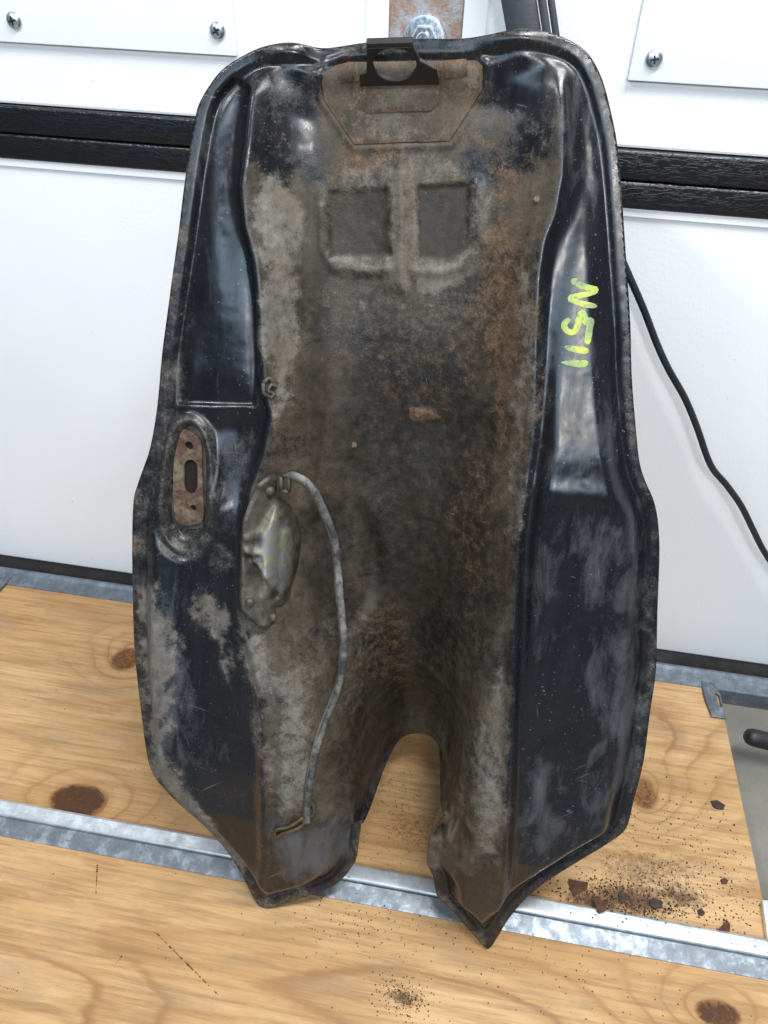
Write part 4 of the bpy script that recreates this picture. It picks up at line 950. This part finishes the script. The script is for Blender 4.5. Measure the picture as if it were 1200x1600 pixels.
# ---- hose arching over the tunnel wall
hp_ = [(-94.4,371.7,6.0),(-90.9,376.4,10.0),(-85.2,377.3,12.0),(-77.7,373.4,12.0),(-71.4,365.5,11.0),(-65.7,352.2,8.0),(-60.4,338.5,5.0),(-57.5,323.8,3.0),(-55.3,308.1,2.0),(-52.7,289.9,2.0),(-50.5,275.2,1.0),(-48.8,260.2,-0.0),(-47.8,243.1,-1.0),(-48.3,228.7,-1.0),(-51.0,211.6,1.0),(-56.2,191.9,5.0),(-59.3,169.9,9.0),(-60.7,147.3,12.0),(-61.0,129.5,14.0),(-60.9,118.5,15.0)]
hp_ = [np.array(p) for p in hp_]
hs_ = spline(hp_, 6)
hs_ = [np.array((p[0], p[1], max(p[2], float(height(np.array([p[0]]), np.array([p[1]]))[0]) + 3.4))) for p in hs_]
def strap(name, off, ra, rb, m, parent):
    bm = bmesh.new(); rings = []; n = 12
    for i, p in enumerate(hs_):
        t = hs_[min(i + 1, len(hs_) - 1)] - hs_[max(i - 1, 0)]; t = t / np.linalg.norm(t)
        a = np.array((t[1], -t[0], 0)); a = a / np.linalg.norm(a); b_ = np.cross(t, a); b_ = b_ if b_[2] > 0 else -b_
        c = p + a * off[0] * -1 + b_ * off[1]; f_ = (.75 if i < 5 else 1.0) * (1 + .07 * math.sin(i * .9) + .05 * math.sin(i * 2.3))
        rings.append([bm.verts.new(tuple((c + a * math.cos(k * 6.28319 / n) * ra * f_ + b_ * math.sin(k * 6.28319 / n) * rb * f_) * K)) for k in range(n)])
    for r0, r1 in zip(rings, rings[1:]):
        for k in range(n): bm.faces.new([r0[k], r0[(k + 1) % n], r1[(k + 1) % n], r1[k]])
    bm.faces.new(list(reversed(rings[0]))); bm.faces.new(rings[-1])
    return bmobj(name, bm, m, parent, smooth=True)
hose = strap('breather_strip', (0, 0), 2.5, 1.7, M['hose'], tank)
strap('rubber_edge', (-2.6, -.5), 1.3, 1.5, M['clip'], hose)
# clip that holds the upper hose end and the wire at the lower end
cw = [(-97.1,375.0,8.0),(-91.6,376.0,9.0),(-91.4,365.0,8.0),(-96.9,364.0,7.0)]
bm = bmesh.new(); a_ = [np.array(p) for p in cw]
for i in range(4):
    p, q = a_[i], a_[(i + 1) % 4]
    tube(bm, [tuple(p * K), tuple(q * K)], .0016, 8)
bmobj('hose_clip', bm, M['clip'], tank, smooth=True)
wp = [(-58.6,129.0,27.0),(-59.6,123.4,27.5),(-62.8,116.9,29.0),(-67.2,112.2,30.0),(-73.9,107.3,29.5),(-79.9,102.7,28.5),(-83.9,98.4,28.0),(-84.8,103.9,29.0),(-81.9,108.0,29.5),(-76.0,110.4,29.5),(-69.3,116.4,30.0),(-63.8,122.8,30.0)]
bm = bmesh.new(); tube(bm, [tuple(np.array(p) * K) for p in spline(wp, 4)], .0013, 8)
bmobj('retaining_wire', bm, M['wire'], tank, smooth=True)
wp = [(-59.9,136.1,29.0),(-57.3,132.7,27.0),(-56.9,124.7,27.0),(-59.4,123.7,28.5),(-61.4,130.5,29.5)]
bm = bmesh.new(); tube(bm, [tuple(np.array(p) * K) for p in spline(list(wp) + [wp[0]], 4)], .0019, 8)
bmobj('hose_clamp', bm, M['clip'], tank, smooth=True)
# little square loop beside the lip
lw = [(-109.3,436.3,15.0),(-106.7,439.5,13.0),(-102.4,435.6,8.5),(-102.9,433.7,9.5),(-105.1,435.5,12.0),(-106.5,432.0,14.0),(-102.8,429.7,10.5),(-104.4,427.2,13.5),(-109.1,430.2,15.0),(-109.3,436.3,15.0)]
bm = bmesh.new(); tube(bm, [tuple(np.array(p) * K) for p in lw], .0014, 8)
bmobj('cable_loop', bm, M['clip'], tank, smooth=True)
# stuck crumbs inside the tunnel
for px in ([(-56.1,392.9,-27.5)][0], [(44.2,555.8,2.0)][0], [(-14.4,418.3,-28.5)][0]):
    bm = bmesh.new(); bmesh.ops.create_icosphere(bm, subdivisions=2, radius=.0022)
    for vx_ in bm.verts:
        vx_.co *= random.uniform(.75, 1.2); vx_.co.z *= .55; vx_.co += Vector(px) * K
    bmobj('stuck_crumb', bm, M['tap'], tank)

# ---- marker writing N511 on the right pan: brush strokes that hug the enamel
strokes = [
    [(69.6,513.3),(72.1,513.5),(75.7,511.7),(80.7,510.7),(84.6,509.9),(81.5,507.9),(76.2,506.3),(71.0,504.4),(73.0,502.8),(78.0,501.8),(83.3,501.2),(86.8,501.0)],
    [(72.8,492.2),(70.8,491.2),(69.6,489.2),(70.3,487.1),(73.2,485.2),(76.1,485.8),(77.1,488.9),(77.5,493.0),(78.8,496.4),(80.3,494.4),(81.8,491.9),(84.3,492.5),(84.2,488.8),(84.3,483.3),(84.2,479.2)],
    [(71.5,476.5),(75.3,476.1),(81.0,475.6),(85.9,475.4)],
    [(71.0,467.4),(76.6,467.6),(82.2,467.8),(86.6,468.7)]]
wids = [[2.0, 2.6, 2.3, 2.3, 2.3, 2.0, 2.2, 2.2, 1.9, 2.1, 2.0, 1.2], [1.6, 2.1, 2.3, 2.3, 2.2, 2.2, 2.4, 2.6, 2.6, 2.5, 2.7, 2.7, 2.7, 2.7, 2.5, 2.0], [1.2, 2.2, 2.5, 2.5], [.9, 2.2, 2.8, 2.6]]
bm = bmesh.new()
for sk, wl in zip(strokes, wids):
    P = spline([(p[0], p[1], wl[i]) for i, p in enumerate(sk)], 6)
    rows = []
    for i, p in enumerate(P):
        t = P[min(i + 1, len(P) - 1)][:2] - P[max(i - 1, 0)][:2]; t = t / (np.linalg.norm(t) + 1e-9); nrm = np.array((-t[1], t[0]))
        kend = min(1, .35 + .65 * math.sin(min(1, min(i, len(P) - 1 - i) / 4) * math.pi / 2))
        row = []
        for s in (-1, -.5, 0, .5, 1):
            q = p[:2] + nrm * s * p[2] * kend * .76
            row.append(bm.verts.new((q[0] * K, q[1] * K, (float(height(q[0:1], q[1:2])[0]) + .42 + .08 * (1 - abs(s)) + .0007 * i) * K)))
        rows.append(row)
    for a, b_ in zip(rows, rows[1:]):
        for k in range(4): bm.faces.new([a[k], a[k + 1], b_[k + 1], b_[k]])
wr = bmobj('marker_writing', bm, M['chalk'], tank, smooth=True); wr['label'] = 'yellow handwritten marking N511'

# ------------------------------------------------------------------ rust flakes and crumbs on the boards
def flake(P, z, m, label, tilt=0.0, th=.0012):
    c = np.mean(np.array(P), 0); bm = bmesh.new()
    prism(bm, [tuple(np.array(p) - c) for p in P], 0, th)
    for vx_ in bm.verts:
        r = math.hypot(vx_.co.x, vx_.co.y)
        vx_.co.z += r * r * 9 + random.uniform(0, .0003) + (vx_.co.x * tilt if vx_.co.x * tilt > 0 else 0)
    o = bmobj('rust_flake', bm, m); o.location = (c[0], c[1], z); tag(o, label, 'rust flake', 'rust flakes lying on the plywood')
flake([(0.2099,-0.2819),(0.2154,-0.2820),(0.2262,-0.2828),(0.2250,-0.2886),(0.2195,-0.2918),(0.2140,-0.2961),(0.2114,-0.2911)], .0005, M['flake'], 'brown curled rust flake beside the tail of the tank', .12)
flake([(0.2280,-0.2946),(0.2342,-0.2977),(0.2406,-0.2987),(0.2392,-0.3053),(0.2338,-0.3084),(0.2318,-0.3046)], .0047, M['flake'], 'dark brown rust flake lapping over the edge of the bright strip')
flake([(0.2775,-0.2871),(0.2830,-0.2850),(0.2881,-0.2868),(0.2877,-0.2911),(0.2811,-0.2940),(0.2776,-0.2919)], .0005, M['flaked'], 'dark flake in the middle of the brown rust dust')
flake([(0.3301,-0.3032),(0.3351,-0.2982),(0.3397,-0.2922),(0.3421,-0.2959),(0.3403,-0.3034),(0.3346,-0.3039)], .0005, M['flake'], 'triangular brown rust flake lying alone beside the bright strip', -.1)
flake([(0.3442,-0.1821),(0.3504,-0.1803),(0.3567,-0.1844),(0.3548,-0.1887),(0.3489,-0.1891),(0.3457,-0.1878)], .0005, M['flaked'], 'black chip on clean plywood far from the strip')
flake([(0.3168,-0.2890),(0.3203,-0.2862),(0.3229,-0.2900),(0.3210,-0.2925),(0.3179,-0.2925)], .0005, M['flaked'], 'small shiny black chip between the rust dust and the triangular flake')
flake([(0.3405,-0.2583),(0.3442,-0.2560),(0.3471,-0.2577),(0.3455,-0.2608),(0.3416,-0.2615)], .0005, M['flake'], 'small round brown rust flake between the dust patch and the concrete')
flake([(0.2519,-0.2869),(0.2563,-0.2855),(0.2587,-0.2900),(0.2546,-0.2945),(0.2521,-0.2923)], .0005, M['flaked'], 'dark flake half buried in rust dust beside the flake lapping the strip')

def crumbs():
    spots = []
    def cl(P, sx, sy, n, smin, smax):
        for _ in range(n):
            a, b_ = RNG.normal(0, 1, 2); spots.append((P[0] + a * sx, P[1] + b_ * sy, RNG.uniform(smin, smax)))
    q = [(0.2618,-0.2905),(0.2375,-0.2971),(0.2968,-0.2852),(0.3065,-0.2497),(0.3247,-0.2746),(0.2620,-0.2521),(0.0685,-0.2638),(0.0602,-0.2061),(0.0838,-0.3975),(0.0562,-0.3602),(0.1896,-0.3506),(0.3336,-0.2145),(0.0371,-0.3434)]
    cl(q[0], .030, .010, 420, .0003, .0012); cl(q[1], .02, .009, 220, .0003, .0012); cl(q[2], .03, .012, 260, .0003, .001)
    cl(q[3], .055, .03, 330, .0002, .0009); cl(q[4], .045, .02, 260, .0002, .0010); cl(q[5], .05, .03, 160, .0002, .0008)
    cl(q[6], .022, .022, 220, .0002, .0007); cl(q[7], .018, .03, 120, .0002, .0007)
    cl(q[8], .012, .007, 240, .0002, .0008); cl(q[9], .05, .022, 90, .0002, .0008); cl(q[10], .07, .02, 160, .0002, .0008)
    cl(q[11], .035, .04, 70, .0004, .0012); cl(q[12], .02, .012, 80, .0002, .0008)
    for _ in range(260): spots.append((RNG.uniform(-.4, .37), RNG.uniform(-.44, -.06), RNG.uniform(.0002, .0007)))
    for a_, b_ in ([(-0.1211,-0.3866),(-0.0563,-0.4210)], [(-0.2227,-0.4444),(-0.2002,-0.4452)], [(-0.1431,-0.4148),(-0.1404,-0.4067)], [(-0.1831,-0.3653),(-0.1931,-0.3421)]):
        n_ = int(math.hypot(a_[0] - b_[0], a_[1] - b_[1]) / .0016)
        for k in range(n_):
            if RNG.uniform() < .8: spots.append((a_[0] + (b_[0] - a_[0]) * k / n_, a_[1] + (b_[1] - a_[1]) * k / n_, RNG.uniform(.0003, .0009)))
    V, Fs = [], []
    for x, y, s in spots:
        if y < -.49 or y > -.05 or x > .37: continue
        z = 0.0 
        yy = y + .318
        if -.0165 < yy < .0155:
            if RNG.uniform() < .75: continue
            z = .0044 if yy > 0 else .0020
        n0 = len(V); ang = RNG.uniform(0, 6.28); k = RNG.integers(4, 6)
        for i in range(k):
            r = s * RNG.uniform(.6, 1.2); V.append((x + r * math.cos(ang + i * 6.283 / k), y + r * math.sin(ang + i * 6.283 / k), z + .0002))
        V.append((x + s * RNG.uniform(-.3, .3), y + s * RNG.uniform(-.3, .3), z + .0002 + s * RNG.uniform(.5, 1.0)))
        for i in range(k): Fs.append((n0 + i, n0 + (i + 1) % k, n0 + k))
        Fs.append(tuple(n0 + i for i in reversed(range(k))))
    o = obj('rust_crumbs', V, Fs, M['crumb'], smooth=False); tag(o, 'fine brown rust crumbs scattered over the plywood', 'crumbs', kind='stuff')
crumbs()
